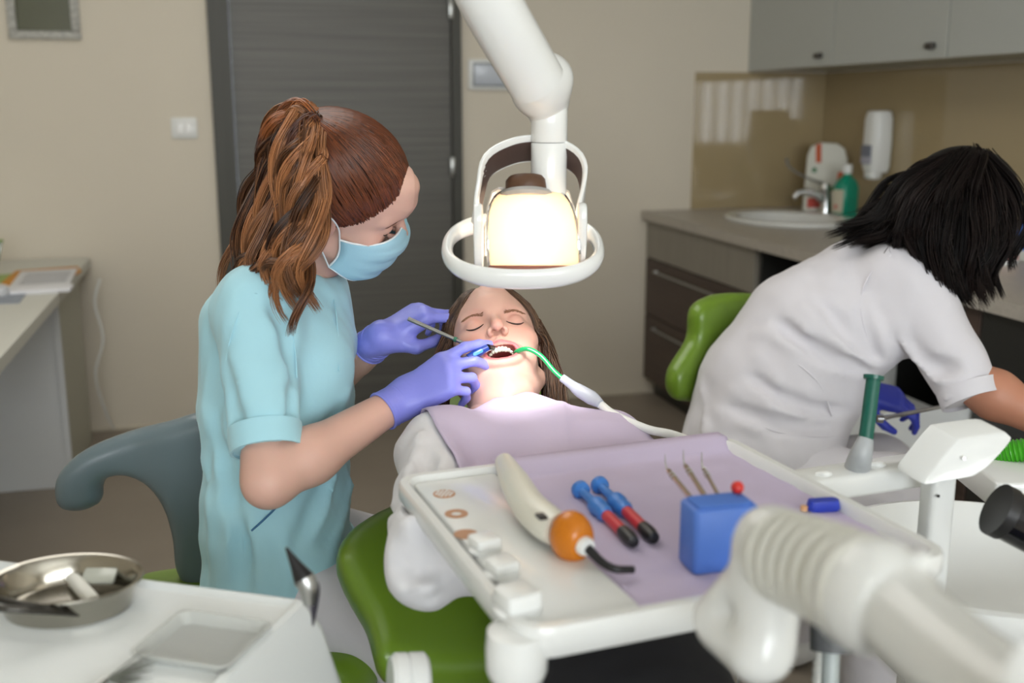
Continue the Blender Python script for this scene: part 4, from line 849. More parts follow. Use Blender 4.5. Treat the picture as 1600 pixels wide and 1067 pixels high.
def facecol(M,base,lip,blush,mo=0):
    base,lip,blush=[np.array(srgb(c)[:3]) for c in (base,lip,blush)]; Mi=np.linalg.inv(M)
    def f(v):
        q=(np.c_[v,np.ones(len(v))]@Mi.T)[:,:3]*1000; c=np.tile(base,(len(v),1))
        def bl(w,col): 
            nonlocal c; w=np.clip(w,0,1)[:,None]; c=c*(1-w)+col*w
        g=lambda cx,cy,cz,r:np.exp(-(((q[:,0]-cx)**2+(q[:,1]-cy)**2+(q[:,2]-cz)**2)/r**2))
        bl(.55*g(36,66,-22,20)+.55*g(-36,66,-22,20)+.4*g(0,108,-24,12)+.35*(g(74,-5,0,22)+g(-74,-5,0,22)),blush)
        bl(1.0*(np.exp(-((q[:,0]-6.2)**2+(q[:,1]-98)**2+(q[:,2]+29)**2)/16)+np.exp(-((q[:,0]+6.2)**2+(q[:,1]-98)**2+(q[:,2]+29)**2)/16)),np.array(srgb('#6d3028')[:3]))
        bl(.3*g(31,84,12,14)+.3*g(-31,84,12,14),blush)
        if mo<3: bl(1.2*np.exp(-((q[:,0]/20)**4+((q[:,2]+56)/8)**4))*(q[:,1]>78),lip)
        else:
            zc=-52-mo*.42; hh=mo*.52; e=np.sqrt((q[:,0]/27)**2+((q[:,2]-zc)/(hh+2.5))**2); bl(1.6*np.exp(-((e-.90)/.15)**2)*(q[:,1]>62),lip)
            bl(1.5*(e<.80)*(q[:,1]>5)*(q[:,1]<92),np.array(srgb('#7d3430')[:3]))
        return c
    return f
def flatcol(c): 
    c=np.array(srgb(c)[:3]); return lambda v:np.tile(c,(len(v),1))
def hand(F,M,tx,fl,th,s=.92,r=8.6,spread=(6,2,-2,-6)):
    """M: origin wrist, y to the fingers, z back of the hand; tx=+1/-1 thumb side along x; fl = bends of index..little; th = thumb joint offsets"""
    P_=lambda x,y,z:TM(M,[(tx*x*s/1000,y*s/1000,z*s/1000)])[0]; k=.006
    kn=[(26,86,0),(8,90,2),(-10,86,1),(-26,78,-3)]; ln=[(42,25,21),(46,29,22),(42,27,21),(33,20,18)]; tips=[]
    F.cone(P_(0,-12,0),P_(0,10,0),.024*s,.026*s,.01,n=M[:3,2],sc=.75)
    for i,(x,y,z) in enumerate(kn):
        F.cone(P_(x*.55,4,-2),P_(x,y,z),.0145*s,.0108*s,.014)
        F.cone(P_(x*.5,25,-8),P_(x*.9,y-14,-6),.013*s,.010*s,.012)
        b=fl[i]; a=0; p=np.array((x,y,z),float); sp=R(spread[i]); rr=r*(1,1.02,.97,.86)[i]
        for jn in range(3):
            a+=R(b[jn]); d=np.array((math.sin(sp)*math.cos(a),math.cos(sp)*math.cos(a),-math.sin(a))); q=p+d*ln[i][jn]
            r0=rr*(1,.93,.86)[jn]; r1=rr*(.93,.86,.74)[jn]
            F.cone(P_(*p),P_(*q),r0/1000*s*1.04,r1/1000*s,k*.55 if jn else .008); p=q
        tips.append(P_(*p))
    p=np.array((20,16,-8),float); pts=[p]
    for (dx,dy,dz),L in zip(th,(42,32,26)): d=nrm((dx,dy,dz)); p=p+d*L; pts.append(p)
    F.cone(P_(*pts[0]),P_(*pts[1]),.015*s,.0118*s,.014); F.cone(P_(*pts[1]),P_(*pts[2]),.0108*s,.0096*s,.006); F.cone(P_(*pts[2]),P_(*pts[3]),.0097*s,.0078*s,.004)
    tips.append(P_(*pts[3])); return tips
def fabric_noise(v,amp,fr,seed=0):
    g=np.random.default_rng(seed); d=np.zeros(len(v))
    for i in range(7):
        k=g.normal(0,1,3)*fr*(1+.5*i); d+=np.sin(v@k+g.random()*6.28)/(1+.6*i)
    return d*amp
def rough(F,amp,fr,seed):                                 # soft cloth unevenness added straight to the distances
    X=np.meshgrid(*F.ax,indexing='ij',sparse=True); g=np.random.default_rng(seed)
    for i in range(5):
        k=g.normal(0,1,3)*fr*(1+.6*i); w_=sum(X[a]*k[a] for a in range(3)); F.f+=(amp/(1+.7*i)*np.sin(w_+g.random()*6.28+1.3*np.sin(X[2]*fr*.6+i))).astype(np.float32)
    return F
def fold(F,px,r,k=.012,sub=False,dr=(1.2,2.2)):          # a cloth fold laid on the surface
    q=[F.snap(x,y,*dr) for x,y in px]; q=[a for a in q if a is not None]
    if len(q)<2: return F
    c=catmull(q,12); c=c+FW*(r*.55 if not sub else -r*.35); return F.path(c,list(r*np.clip(np.sin(np.linspace(.12,3.02,12)),.3,1)),k,None,sub)
FWH=nrm([FW[0],FW[1],0]); Z=V(0,0,1)
m_aqua=mat('aqua_cotton','#a9d9e6',.8,bump=(150,.12,.001),sheen=.2)
m_wcloth=mat('white_cotton','#d6d4da',.8,bump=(150,.12,.001),sheen=.2)
m_shirt=mat('white_jersey','#dcdce0',.8,bump=(200,.15,.001),sheen=.2)
m_pants=mat('black_trousers','#17171a',.8,bump=(120,.2,.001))
m_glove=mat('violet_nitrile','#888de6',.42,bump=(90,.35,.0016)); m_glove2=mat('blue_nitrile','#414ecb',.42,bump=(90,.35,.0016))
# ---------------------------------------------------------------- WOMAN IN AQUA TUNIC (operator)
nurse=thing('person','woman in aqua tunic, surgical mask and violet gloves leaning over the patient, wavy auburn ponytail','person',(sc_[0],sc_[1],sz))
MN=RB([(-.1,-.689,.718),(.912,-.351,-.21),(.397,.634,.664)],P(530,306,1.60),1.04)
nb=P(455,440,1.69); WR=P(624,627,1.565); WL=P(592,530,1.70); eR=P(420,752,1.44); sR=P(398,488,1.52); sL=P(500,480,1.86); eL=P(470,640,1.93)
H=Field(MN[:3,3]-.17,MN[:3,3]+.17,.0026); head(H,MN,0,nb)
lo=np.minimum.reduce([P(300,400,1.4),P(300,1000,1.4),V(0,1.2,.5)]) ; B=Field(V(-.2,1.2,.1),V(.75,2.45,1.3),.0075)
B.cone(H and lp(MN,0,-22,-50),nb,.05,.053,k=0); B.cone(nb,P(450,500,1.69),.06,.09,k=.04)
B.cone(P(440,520,1.69),P(432,700,1.68),.10,.09,.04,n=FWH,sc=1.4); B.cone(P(432,700,1.68),P(430,880,1.67),.09,.10,.04,n=FWH,sc=1.45)
B.cone(sL,eL,.045,.038,.03); B.cone(eL,WL,.038,.025,.02); B.cone(sR,eR,.034,.030,.02)
B.cone(P(435,940,1.62),P(640,972,1.575),.06,.048,.03); B.cone(P(455,870,1.78),P(650,890,1.95),.07,.055,.03); B.cone(P(640,955,1.56),V(.22,1.5,.1),.05,.035,.02); B.cone(P(650,890,1.95),P(588,1040,2.25),.05,.035,.02)
F2=Field(np.minimum(eR,WR)-.06,np.maximum(eR,WR)+.06,.003)      # bare right forearm at finer grain
F2.cone(sR+(eR-sR)*.86,eR,.035,.033,k=0); F2.cone(eR,eR+(WR-eR)*.3,.033,.037,.02); F2.cone(eR+(WR-eR)*.3,WR,.037,.0235,.02); F2.cone(WR,WR+nrm(WR-eR)*.03,.0245,.024,.01)
F3=Field(WL-.16,WL+.05,.0035); F3.cone(WL+(eL-WL)*.55,WL,.036,.0245,k=0)
skN='#dbb2a2'
body=join('body',[(H,facecol(MN,skN,'#b5675f','#cf8574'),1),(B,flatcol(skN),2),(F2,flatcol('#d9ae9d'),1),(F3,flatcol('#d9ae9d'),1)],m_skin,nurse)
# tunic
T=Field(P(280,380,1.3)*V(1,0,0)+V(-.16,1.28,.55),V(.48,2.1,1.28),.0062)
T.cone(P(446,505,1.69),P(438,640,1.68),.092,.100,k=0,n=FWH,sc=1.55); T.cone(P(438,640,1.68),P(434,780,1.67),.100,.099,.05,n=FWH,sc=1.45)
T.cone(P(434,780,1.67),P(428,990,1.66),.099,.112,.05,n=FWH,sc=1.55)
T.cone(P(412,482,1.545),P(480,470,1.82),.062,.055,.05); T.cone(P(460,456,1.69),P(445,520,1.69),.064,.09,.05,n=FWH,sc=1.2)
T.cone(P(385,520,1.62),P(388,640,1.64),.066,.06,.05); T.ell(P(488,570,1.60),(.058,.058,.062),k=.05); T.ell(P(490,560,1.78),(.058,.058,.062),k=.05)
T.cone(P(500,455,1.69),P(500,520,1.68),.03,.05,.04)
T.cone(P(450,870,1.75),P(520,860,1.78),.085,.05,.05); T.cone(P(440,905,1.60),P(490,905,1.60),.080,.05,.04); T.cone(P(455,930,1.70),P(495,930,1.70),.09,.06,.04)
# near sleeve
T.cone(sR+V(0,0,.005),P(418,720,1.452),.058,.0475,.03)
# folds
for a in ([(325,640),(343,720),(362,800),(372,880)],[(322,720),(332,800),(336,890)],[(530,690),(505,790),(470,880)],[(544,760),(520,850),(490,910)],[(540,610),(515,660),(475,692)],[(400,800),(410,850),(405,930)],[(440,830),(450,880),(448,930)],[(350,780),(362,850),(358,920)]): fold(T,a,.012,.018)
for a in ([(352,560),(360,640),(376,712)],[(464,585),(463,650),(463,720)],[(335,650),(352,740),(366,820)],[(520,720),(495,800),(465,860)],[(378,820),(379,880),(380,940)],[(535,640),(505,680),(470,700)],[(430,470),(455,520),(463,590)]): fold(T,a,.010,.016,True)
rough(T,.0016,28,3)
se=P(417,700,1.452); sd=nrm(se-sR); T.cutl(se,sd,.075)
T.cone(lp(MN,0,-22,-50),nb-Z*.02,.052,.058,.006,sub=True)
def seam(F,px,r,name,m,parent,dr=(1.2,2.2)):
    q=[F.snap(x,y,*dr,-.0004) for x,y in px]; q=[a for a in q if a is not None]
    if len(q)>2: SEAMS.append((name,q,r,m))
SEAMS=[]
for a in ([(398,458),(432,470),(452,500),(461,545),(464,590)],[(380,470),(362,520),(352,580),(358,640)],[(380,820),(381,860),(382,900),(383,935)],[(505,430),(522,470),(528,520),(530,580)]): seam(T,a,.0011,'seam',m_aqua,None)
pk_=[T.snap(x,y,1.2,2.2,-.001) for x,y in ((393,829),(412,812),(432,792),(450,768),(462,745))]
tun=T.obj('tunic',m_aqua,nurse)
for n_,q_,r__,m__ in SEAMS: mesh(n_,*tube(q_,r__,6,30),m__,tun)
if 1: mesh('pocket_edge',*tube([p for p in pk_ if p is not None],.0016,6,24),mat('pocket_blue','#3f6f95',.8),tun)
# hems, placket and collar as stitched bands
def ringband(c,ax,ra,rb,u,n=40): u=nrm(u-ax*np.dot(u,ax)); w_=np.cross(ax,u); return [c+u*ra*math.cos(t)+w_*rb*math.sin(t) for t in np.linspace(0,2*math.pi,n,endpoint=False)]
def bandmesh(name,c,ax,r0,h,th,m,parent,u=RT,rb=None):
    ax=nrm(ax); rings=[ringband(c,ax,r0,rb or r0,u),ringband(c,ax,r0+th,(rb or r0)+th,u),ringband(c+ax*h,ax,r0+th,(rb or r0)+th,u),ringband(c+ax*h,ax,r0,rb or r0,u)]
    return mesh(name,*loft(rings,close=True),m,parent)
bandmesh('sleeve_hem',se-sd*.030,sd,.0462,.034,.0032,m_aqua,nurse)
# trousers
W=Field(V(-.15,1.25,.05),V(.75,2.5,.95),.0075)
W.cone(P(430,925,1.67),P(470,925,1.67),.092,.09,k=0,n=FWH,sc=1.3); W.cone(P(450,935,1.61),P(650,975,1.57),.084,.066,.04); W.cone(P(470,860,1.78),P(650,880,1.92),.085,.068,.04)
W.cone(P(650,975,1.57),V(.25,1.5,.14),.064,.05,.03); W.cone(P(650,880,1.92),P(595,1015,2.2),.066,.046,.03); rough(W,.0015,25,5)
W.obj('trousers',m_wcloth,nurse)
S=Field(P(580,1050,2.25)-.2,P(580,1050,2.25)+.2,.005); S.cone(P(592,1035,2.22),P(585,1060,2.24),.04,.045,k=0); S.cone(P(585,1058,2.24),P(545,1066,2.15),.044,.036,.03); S.cut(P(585,1085,2.24),-Z)
S.obj('shoe',mat('black_shoe','#141416',.4),nurse)
sk=Field(P(593,1030,2.2)-.1,P(593,1030,2.2)+.1,.005); sk.cone(P(596,1012,2.2),P(591,1045,2.22),.041,.038,k=0); sk.obj('sock',mat('sock_white','#dedee0',.9),nurse)
# other shoe, on the floor below the near knee
S=Field(V(.12,1.35,0),V(.42,1.68,.2),.006); S.cone(V(.25,1.5,.12),V(.26,1.49,.05),.042,.045,k=0); S.cone(V(.26,1.49,.045),V(.35,1.44,.04),.042,.034,.03); S.cut(V(0,0,.004),-Z); S.obj('shoe',MATS['black_shoe'],nurse)
# gloves
def glove(name,W_,ydir,zdir,tx,fl,th,elbow,m,parent,s=.92,h=.0023,cuffr=.029,**k):
    M=frame(W_,y=ydir,z=zdir); F=Field(W_-.17,W_+.17,h); F.f[:]=1
    d=nrm(W_-elbow); F.cone(W_-d*.026,W_+d*.012,cuffr,.0265,k=0); tips=hand(F,M,tx,fl,th,s,**k)
    F.cutl(W_-d*.030,-d,.07); o=F.obj(name,m,parent,relax=1)
    mesh('rolled_cuff',*tube(ringband(W_-d*.030,d,cuffr-.001,cuffr-.001,RT,32)+[ringband(W_-d*.030,d,cuffr-.001,cuffr-.001,RT,32)[0]],.0022,8,cap=False),m,o)
    for q in (.004,.012,.020): c=ringband(W_-d*q+V(0,0,.001*math.sin(q*900)),d,cuffr-.0016,cuffr-.0016,RT,32); mesh('cuff_crease',*tube(c+[c[0]],.0015,6,cap=False),m,o)
    return o,tips,M
o,tR,MR=glove('right_glove',WR,C3(.84,.50,.10),C3(-.30,.42,.85),-1,[(12,28,14),(34,38,20),(52,48,25),(60,52,30)],[(.45,.80,-.45),(.1,.85,-.5),(-.2,.85,-.5)],eR,m_glove,nurse,.95,spread=(4,0,-2,-4))
o,tL_,ML=glove('left_glove',WL,C3(.80,.52,-.1),C3(-.30,.75,.52),1,[(34,48,30),(42,50,30),(48,55,35),(52,55,35)],[(.5,.75,-.55),(-.25,.95,-.45),(-.5,.85,-.3)],eL,m_glove,nurse,.92,spread=(4,1,-2,-5))
# mask: pleated sheet over nose and chin
def maskpt(u,v):                                         # u -1..1 across, v 0..1 top to bottom
    cx=np.interp(v,[0,.25,.55,.85,1],[99,117,112,100,78]); cz=np.interp(v,[0,.25,.55,.85,1],[-7,-24,-52,-92,-108])
    a=abs(u); x=66*math.sin(a*math.pi/2)**.95*math.copysign(1,u); e=math.cos(a*math.pi/2)**.75; ez=-20-55*v; ey=22+6*math.sin(v*3.14)
    y=ey+(cx-ey)*e+1.6*math.sin(v*math.pi*7)*(1-a**4); z=ez+(cz-ez)*math.cos(a*math.pi/2)**1.0
    return lp(MN,x,y,z)
G=np.array([[maskpt(u,v) for v in np.linspace(0,1,40)] for u in np.linspace(-1,1,41)])
m_mask=mat('mask_blue','#a5d3e6',.75,bump=(250,.2,.0008)); msk=mesh('face_mask',*sheet(G,.0022),m_mask,nurse,True,None)
m_trim=mat('mask_white','#e9f1f5',.7)
for row in (0,-1): mesh('edge_binding',*tube(G[:,row],.0016,6),m_trim,msk)
for col_ in (0,-1): mesh('edge_binding',*tube(G[col_,:],.0016,6),m_trim,msk)
for sx,c_ in ((1,-1),(-1,0)):
    mesh('ear_loop',*tube([G[c_,0],lp(MN,sx*72,14,4),lp(MN,sx*81,-2,24),lp(MN,sx*81,-18,18)],.0013,6,20),m_trim,msk)
    mesh('ear_loop',*tube([G[c_,-1],lp(MN,sx*72,6,-48),lp(MN,sx*79,-6,-30),lp(MN,sx*80,-16,-10)],.0013,6,20),m_trim,msk)
mesh('earring',*lathe([(0,-.003),(.0025,-.0015),(.003,0),(.0025,.0015),(0,.003)],frame(lp(MN,80,2,-27),z=MN[:3,0],x=MN[:3,1]),12),m_chrome,nurse)
# eyes and brows
def lashes(M,parent,open_=False,c='#2b1a14',bc0='#8a6047',bc1='#a67c5e'):
    ml=mat('lash_dark',c,.6)
    tree=bvh(parent); fv=Vector(M[:3,1]).normalized()
    def onface(x,z,lift=.4):
        h=tree.ray_cast(Vector(lp(M,x,135,z)),-fv)[0]; return np.array(h)+M[:3,1]*lift/1000 if h else lp(M,x,90,z)
    for sx in (-1,1):
        pts=[onface(sx*(31+x),z_-1.5,.3) for x,z_ in ((-13.5,3),(-9,0),(-3,-3),(3,-4),(9,-2.5),(13.5,1.5))]
        mesh('eyelashes',*tube(pts,[.0005,.0012,.0013,.0006],6,24),ml,parent)
        # brow hairs
        out=[]
        for i in range(70):
            t=random.random(); x=15+31*t; z=13.5+5*math.sin(t*2.5); q=random.uniform(-1,1)*(1.9-1.0*t)
            a=onface(sx*x,z+q,.5); b2=onface(sx*(x+5),z+q*.5+1.2,.8); out.append([a,(a+b2)/2+M[:3,1]*.0004,b2])
        strands(out,[.0005,.00045,.0002],m_brow,'eyebrow',parent,srgb(bc0),srgb(bc1))
m_brow=mat('brow_hair','#5a3522',.6,vcol=True); m_hair=mat('auburn_hair','#ffffff',.38,vcol=True,spec=.6)
lashes(MN,body,bc0='#5a3826',bc1='#7d5238')
# hair: close cap plus pulled back strands, then a curled ponytail
def hcap(name,M,r,planes,m,parent,c,h=.004,extra=None,clear=None):
    F=Field(M[:3,3]-.2,M[:3,3]+.2,h); s=np.linalg.norm(M[:3,0]); F.ell(lp(M,0,-8,40),tuple(x/1000*s for x in r),lr_(M),0)
    if extra: extra(F)
    for o_,n_ in planes: F.cut(lp(M,*o_),lr_(M)@nrm(n_))
    if clear: clear(F)
    return F.obj(name,m,parent,col=flatcol(c))
hp0=lp(MN,0,-74,102)                                      # ponytail tie
hcap('hair_cap',MN,(76,95,81),[((0,78,66),(0,.72,-.70)),((0,2,-30),(0,.35,-1))],m_hair,nurse,'#4a2413')
Mi=np.linalg.inv(MN); hl=(Mi@np.append(hp0,1))[:3]*1000
cen=V(0,-8,40); out=[];cc=[]
def skullpt(d,off=0): d=nrm(d); r=1/math.sqrt((d[0]/76)**2+(d[1]/95)**2+(d[2]/81)**2); return cen+d*(r+off)
edge_=[(-74,5,-5),(-72,25,12),(-66,48,32),(-52,70,58),(-30,84,74),(0,90,78),(30,84,74),(52,70,58),(66,48,32),(72,25,12),(74,5,-5),(74,-20,-12),(66,-55,-25),(45,-80,-35),(15,-92,-38),(-30,-88,-38),(-66,-55,-25),(-74,-20,-12)]
ed=catmull(edge_+edge_[:1],600); tie=hl-cen
for k in range(1700):
    e=ed[random.randrange(600)]+RNG.normal(0,2.2,3); d0_=nrm(e-cen); d1_=nrm(tie); w0=random.uniform(-.10,.10); pts=[]
    ax_=np.cross(d0_,d1_)
    for s_ in np.linspace(0,1,16):
        om=math.acos(np.clip(d0_@d1_,-1,1)); d=(math.sin((1-s_)*om)*d0_+math.sin(s_*om)*d1_)/max(math.sin(om),1e-4)+ax_*w0*math.sin(s_*3.14)
        pts.append(lp(MN,*skullpt(d,1.5+4.5*math.sin(min(1,s_*1.6)*1.57)+random.uniform(-.4,.8)+(np.linalg.norm(tie)-85)*s_**3)))
    out.append(pts); cc.append(np.clip(.25+.5*RNG.random()**2+.35*math.sin(k*.37)*.5,0,1))
strands(out,[.0011]*14+[.001,.0008],m_hair,'pulled_back_hair',nurse,srgb('#2c1208'),srgb('#8f4d28'),cols=cc)
Q=lambda x,y,d:P(x,y,d)
gs=[[hp0,Q(472,178,1.54),Q(440,196,1.56),Q(412,260,1.60),Q(396,340,1.62),Q(380,410,1.62),Q(350,476,1.60)],
    [hp0,Q(468,186,1.52),Q(432,220,1.54),Q(415,300,1.56),Q(400,380,1.56),Q(388,430,1.55),Q(366,474,1.52)],
    [hp0,Q(470,180,1.51),Q(448,230,1.51),Q(436,310,1.52),Q(428,390,1.52),Q(420,430,1.50),Q(405,462,1.48)],
    [hp0,Q(478,190,1.50),Q(470,250,1.49),Q(455,320,1.49),Q(445,390,1.48),Q(450,440,1.47),Q(455,470,1.47)],
    [hp0,Q(486,200,1.50),Q(492,260,1.47),Q(470,330,1.47),Q(466,400,1.47),Q(474,450,1.47),Q(484,500,1.48)],
    [hp0,Q(490,205,1.50),Q(500,270,1.47),Q(484,330,1.47),Q(480,390,1.48),Q(462,430,1.48),Q(476,486,1.49)]]
o,r_,c_=locks(gs,52,60,(.008,.010),.019,.00085,S=44,len_var=.22,wl=(1.3,2.3),lockr=(.007,.0085)); strands(o,r_,m_hair,'ponytail',nurse,srgb('#2c1308'),srgb('#bd8052'),cols=np.array(c_)**1.3)
gp=[[hp0,Q(484,178,1.52),Q(458,182,1.53),Q(434,205,1.54),Q(425,240,1.54)],[hp0,Q(488,178,1.50),Q(468,172,1.51),Q(444,192,1.51),Q(425,235,1.52)],[hp0,Q(492,185,1.49),Q(474,172,1.49),Q(455,200,1.49),Q(445,260,1.49)]]
o,r_,c_=locks(gp,16,50,(.004,.008),.006,.00085,S=22,wl=(.6,1.2),lockr=(.006,.008)); strands(o,r_,m_hair,'hair_crown',nurse,srgb('#4a2211'),srgb('#a4602f'),cols=c_)
mesh('hair_tie',*tube(ringband(hp0*.96+MN[:3,3]*.04,nrm(hp0-MN[:3,3]),.017,.017,RT,20),.004,8),m_black,nurse)
# ---------------------------------------------------------------- PATIENT
pat=thing('person','woman patient lying back with open mouth and closed eyes under a lavender bib','person',(.40,.92,.60))
MO=25.
MP=RB([(-.986,-.130,.105),(-.007,.659,.753),(-.167,.741,-.650)],P(775,560,1.705),1.0)
nk=P(789,672,1.60)
H=Field(MP[:3,3]-V(.12,.18,.19),MP[:3,3]+V(.12,.15,.14),.0018); head(H,MP,MO,nk)
psR,psL=P(684,708,1.50),P(948,712,1.53); peR=P(668,880,1.20); pwR=V(.345,1.155,.915); peL=V(.635,1.19,.85); pwL=V(.475,1.235,.925)
B=Field(V(.05,-.25,.5),V(.8,1.7,1.1),.008)
B.cone(lp(MP,0,-22,-55),nk,.045,.05,k=0); B.cone(nk,V(.40,1.40,.89),.055,.09,.03); B.cone(V(.40,1.40,.89),V(.40,1.14,.79),.07,.055,.03,n=V(1,0,0),sc=1.4); B.cone(V(.40,1.14,.79),V(.40,.92,.70),.055,.07,.03,n=V(1,0,0),sc=1.5)
for a,b2,c_ in ((psR,peR,pwR),(psL,peL,pwL)): B.cone(a,b2,.034,.028,.02); B.cone(b2,c_,.028,.022,.02)
for sx in (-1,1): B.cone(V(.40+sx*.085,.92,.70),V(.40+sx*.11,.48,.72),.07,.05,.02); B.cone(V(.40+sx*.11,.48,.72),V(.40+sx*.08,.05,.66),.05,.035,.02)
parts=[(H,facecol(MP,'#dfb3a2','#c96a6c','#d98a7c',MO),1),(B,flatcol('#dfb3a2'),2)]
for W_,e_,tx in ((pwR,peR,-1),(pwL,peL,1)):
    Fh=Field(W_-.15,W_+.15,.003); hd_=nrm(V(-tx,-.05,-.05)); hand(Fh,frame(W_,y=hd_,z=V(0,-.35,1)),tx,[(15,20,12)]*4,[(.6,.75,-.2),(.3,.9,-.2),(.1,.95,-.25)],.92,r=8); parts.append((Fh,flatcol('#dcae9d'),1))
pbody=join('body',parts,m_skin,pat)
lashes(MP,pbody)
# mouth: teeth, gums, tongue
zc=-52-MO*.42; m_tooth=mat('tooth_enamel','#f0ead8',.2,sss=.1); m_gum=mat('gum','#b8504a',.35); 
b=MB(); g=[]
for i in range(12):
    a=R(-72+144*i/11); x=22*math.sin(a); y=59+27*math.cos(a); w_=(5.2 if 3<i<8 else 4.6); h_=9 if 3<i<8 else 7.5
    M=np.eye(4); dx=nrm(lr_(MP)@V(math.cos(a),-math.sin(a),0)); dz=nrm(lr_(MP)@V(0,0,-1)); M=frame(lp(MP,x,y,zc+MO*.52-2.0),x=dx,z=dz)
    b.add(*rbox(w_/1000,.0055,h_/1000,.0018,.0012,M,z0=-.001)); g.append(lp(MP,x*.99,y-.5,zc+MO*.52-1))
b.obj('upper_teeth',m_tooth,pbody)['kind']='stuff'; mesh('upper_gum',*tube(g,.0035,8,30),m_gum,pbody)
b=MB(); g=[]
for i in range(12):
    a=R(-70+140*i/11); x=20*math.sin(a); y=42+25*math.cos(a); M=frame(lp(MP,x,y,zc-MO*.52-4.5),x=nrm(lr_(MP)@V(math.cos(a),-math.sin(a),0)),z=nrm(lr_(MP)@V(0,0,1)))
    b.add(*rbox(.0043,.005,.0065,.0015,.001,M,z0=-.002)); g.append(lp(MP,x,y,zc-MO*.52-3.5))
b.obj('lower_teeth',m_tooth,pbody)['kind']='stuff'; mesh('lower_gum',*tube(g,.0035,8,30),m_gum,pbody)
F=Field(lp(MP,0,45,zc)-.05,lp(MP,0,45,zc)+.05,.0022); F.ell(lp(MP,0,44,zc-9),(.017,.026,.009),lr_(MP),0); F.obj('tongue',mat('tongue_pink','#b8605c',.35,sss=.1),pbody)
# patient hair
m_hair2=mat('brown_hair','#ffffff',.42,vcol=True,spec=.5)
hcap('hair_cap',MP,(76,94,81),[((0,70,78),(0,.78,-.62)),((0,8,-20),(0,.75,-.65))],m_hair2,pat,'#3a261b')
out=[];cc=[]
for k in range(2200):
    sx=1 if random.random()<.5 else -1; a=random.random()            # from the parting / hairline outwards and down past the ears
    hl0=V(sx*random.uniform(1,6),random.uniform(20,86),0); d=nrm(hl0-V(0,-8,40)+V(0,0,95)); p0=skullpt(d,2); 
    yy=random.uniform(-45,34); p2=V(sx*random.uniform(74,82),yy,random.uniform(-5,30)); 
    mid=[skullpt(nrm((p0*(1-t)+p2*t)-cen),random.uniform(2,7)) for t in (.3,.6,.85)]
    lowd=Z*-1; q=[lp(MP,*x) for x in [p0]+mid+[p2]]
    L=random.uniform(.14,.25); e=q[-1]; o_=nrm(MP[:3,0])*sx
    t1=e-FWH*.00-Z*.055+o_*random.uniform(.002,.026)-FWH*.035; t2=t1-Z*L*.5+o_*random.uniform(-.01,.016)-FWH*.05
    out.append(catmull(q+[t1,t2],22)); cc.append(np.clip(RNG.normal(.35,.25),0,1))
strands(out,[.0012]*18+[.001,.0009,.0006,.0003],m_hair2,'hair',pat,srgb('#2e1d14'),srgb('#856347'),cols=cc)
# shirt
T=Field(V(.06,.8,.55),V(.76,1.68,1.12),.0062); X1=V(1,0,0)
T.cone(V(.405,1.43,.905),V(.40,1.30,.86),.088,.092,k=0,n=X1,sc=1.4); T.cone(V(.40,1.30,.86),V(.40,1.17,.81),.090,.078,.04,n=X1,sc=1.35)
T.cone(psR,psL,.052,.052,.04); T.cone(nk+V(0,-.02,-.01),V(.40,1.42,.91),.062,.09,.04)
for a,b2,c_ in ((psR,peR,pwR),(psL,peL,pwL)):
    T.cone(a,a*.55+b2*.45,.052,.047,.03); T.cone(a*.55+b2*.45,b2,.047,.047,.02); T.cone(b2,b2*.5+c_*.5,.045,.042,.02); T.cone(b2*.5+c_*.5,c_,.044,.033,.02)
for a in ([(615,790),(650,805),(690,795)],[(612,835),(640,842),(690,828)],[(612,865),(645,866),(700,850)],[(612,812),(640,822),(680,812)],[(655,680),(640,750),(625,820)],[(690,720),(675,780),(660,820)],[(625,900),(660,915),(700,905)],[(635,925),(670,935),(705,930)]): fold(T,a,.010,.014,dr=(.9,1.8))
for a in ([(614,850),(645,855),(695,840)],[(613,880),(650,888),(700,875)],[(675,690),(655,760),(640,800)]): fold(T,a,.009,.014,True,dr=(.9,1.8))
rough(T,.0014,30,8); T.cone(lp(MP,0,-10,-60),nk+V(0,-.0,.012),.045,.051,.004,sub=True)
shirt=T.obj('shirt',m_shirt,pat)
T=Field(V(.1,-.15,.5),V(.7,1.3,1.0),.008)
T.cone(V(.40,1.15,.80),V(.40,.92,.71),.084,.095,k=0,n=X1,sc=1.45)
for sx in (-1,1): T.cone(V(.40+sx*.085,.92,.70),V(.40+sx*.11,.48,.72),.088,.068,.04); T.cone(V(.40+sx*.11,.48,.72),V(.40+sx*.08,.05,.665),.068,.05,.03)
rough(T,.002,25,9); T.obj('trousers',m_pants,pat)
for sx in (-1,1):
    S=Field(V(.40+sx*.08-.08,-.14,.58),V(.40+sx*.08+.08,.14,.92),.006); S.cone(V(.40+sx*.08,.05,.665),V(.40+sx*.08,.02,.66),.045,.047,k=0); S.cone(V(.40+sx*.08,.02,.67),V(.40+sx*.10,-.04,.80),.042,.034,.03); S.obj('shoe',MATS['black_shoe'],pat)
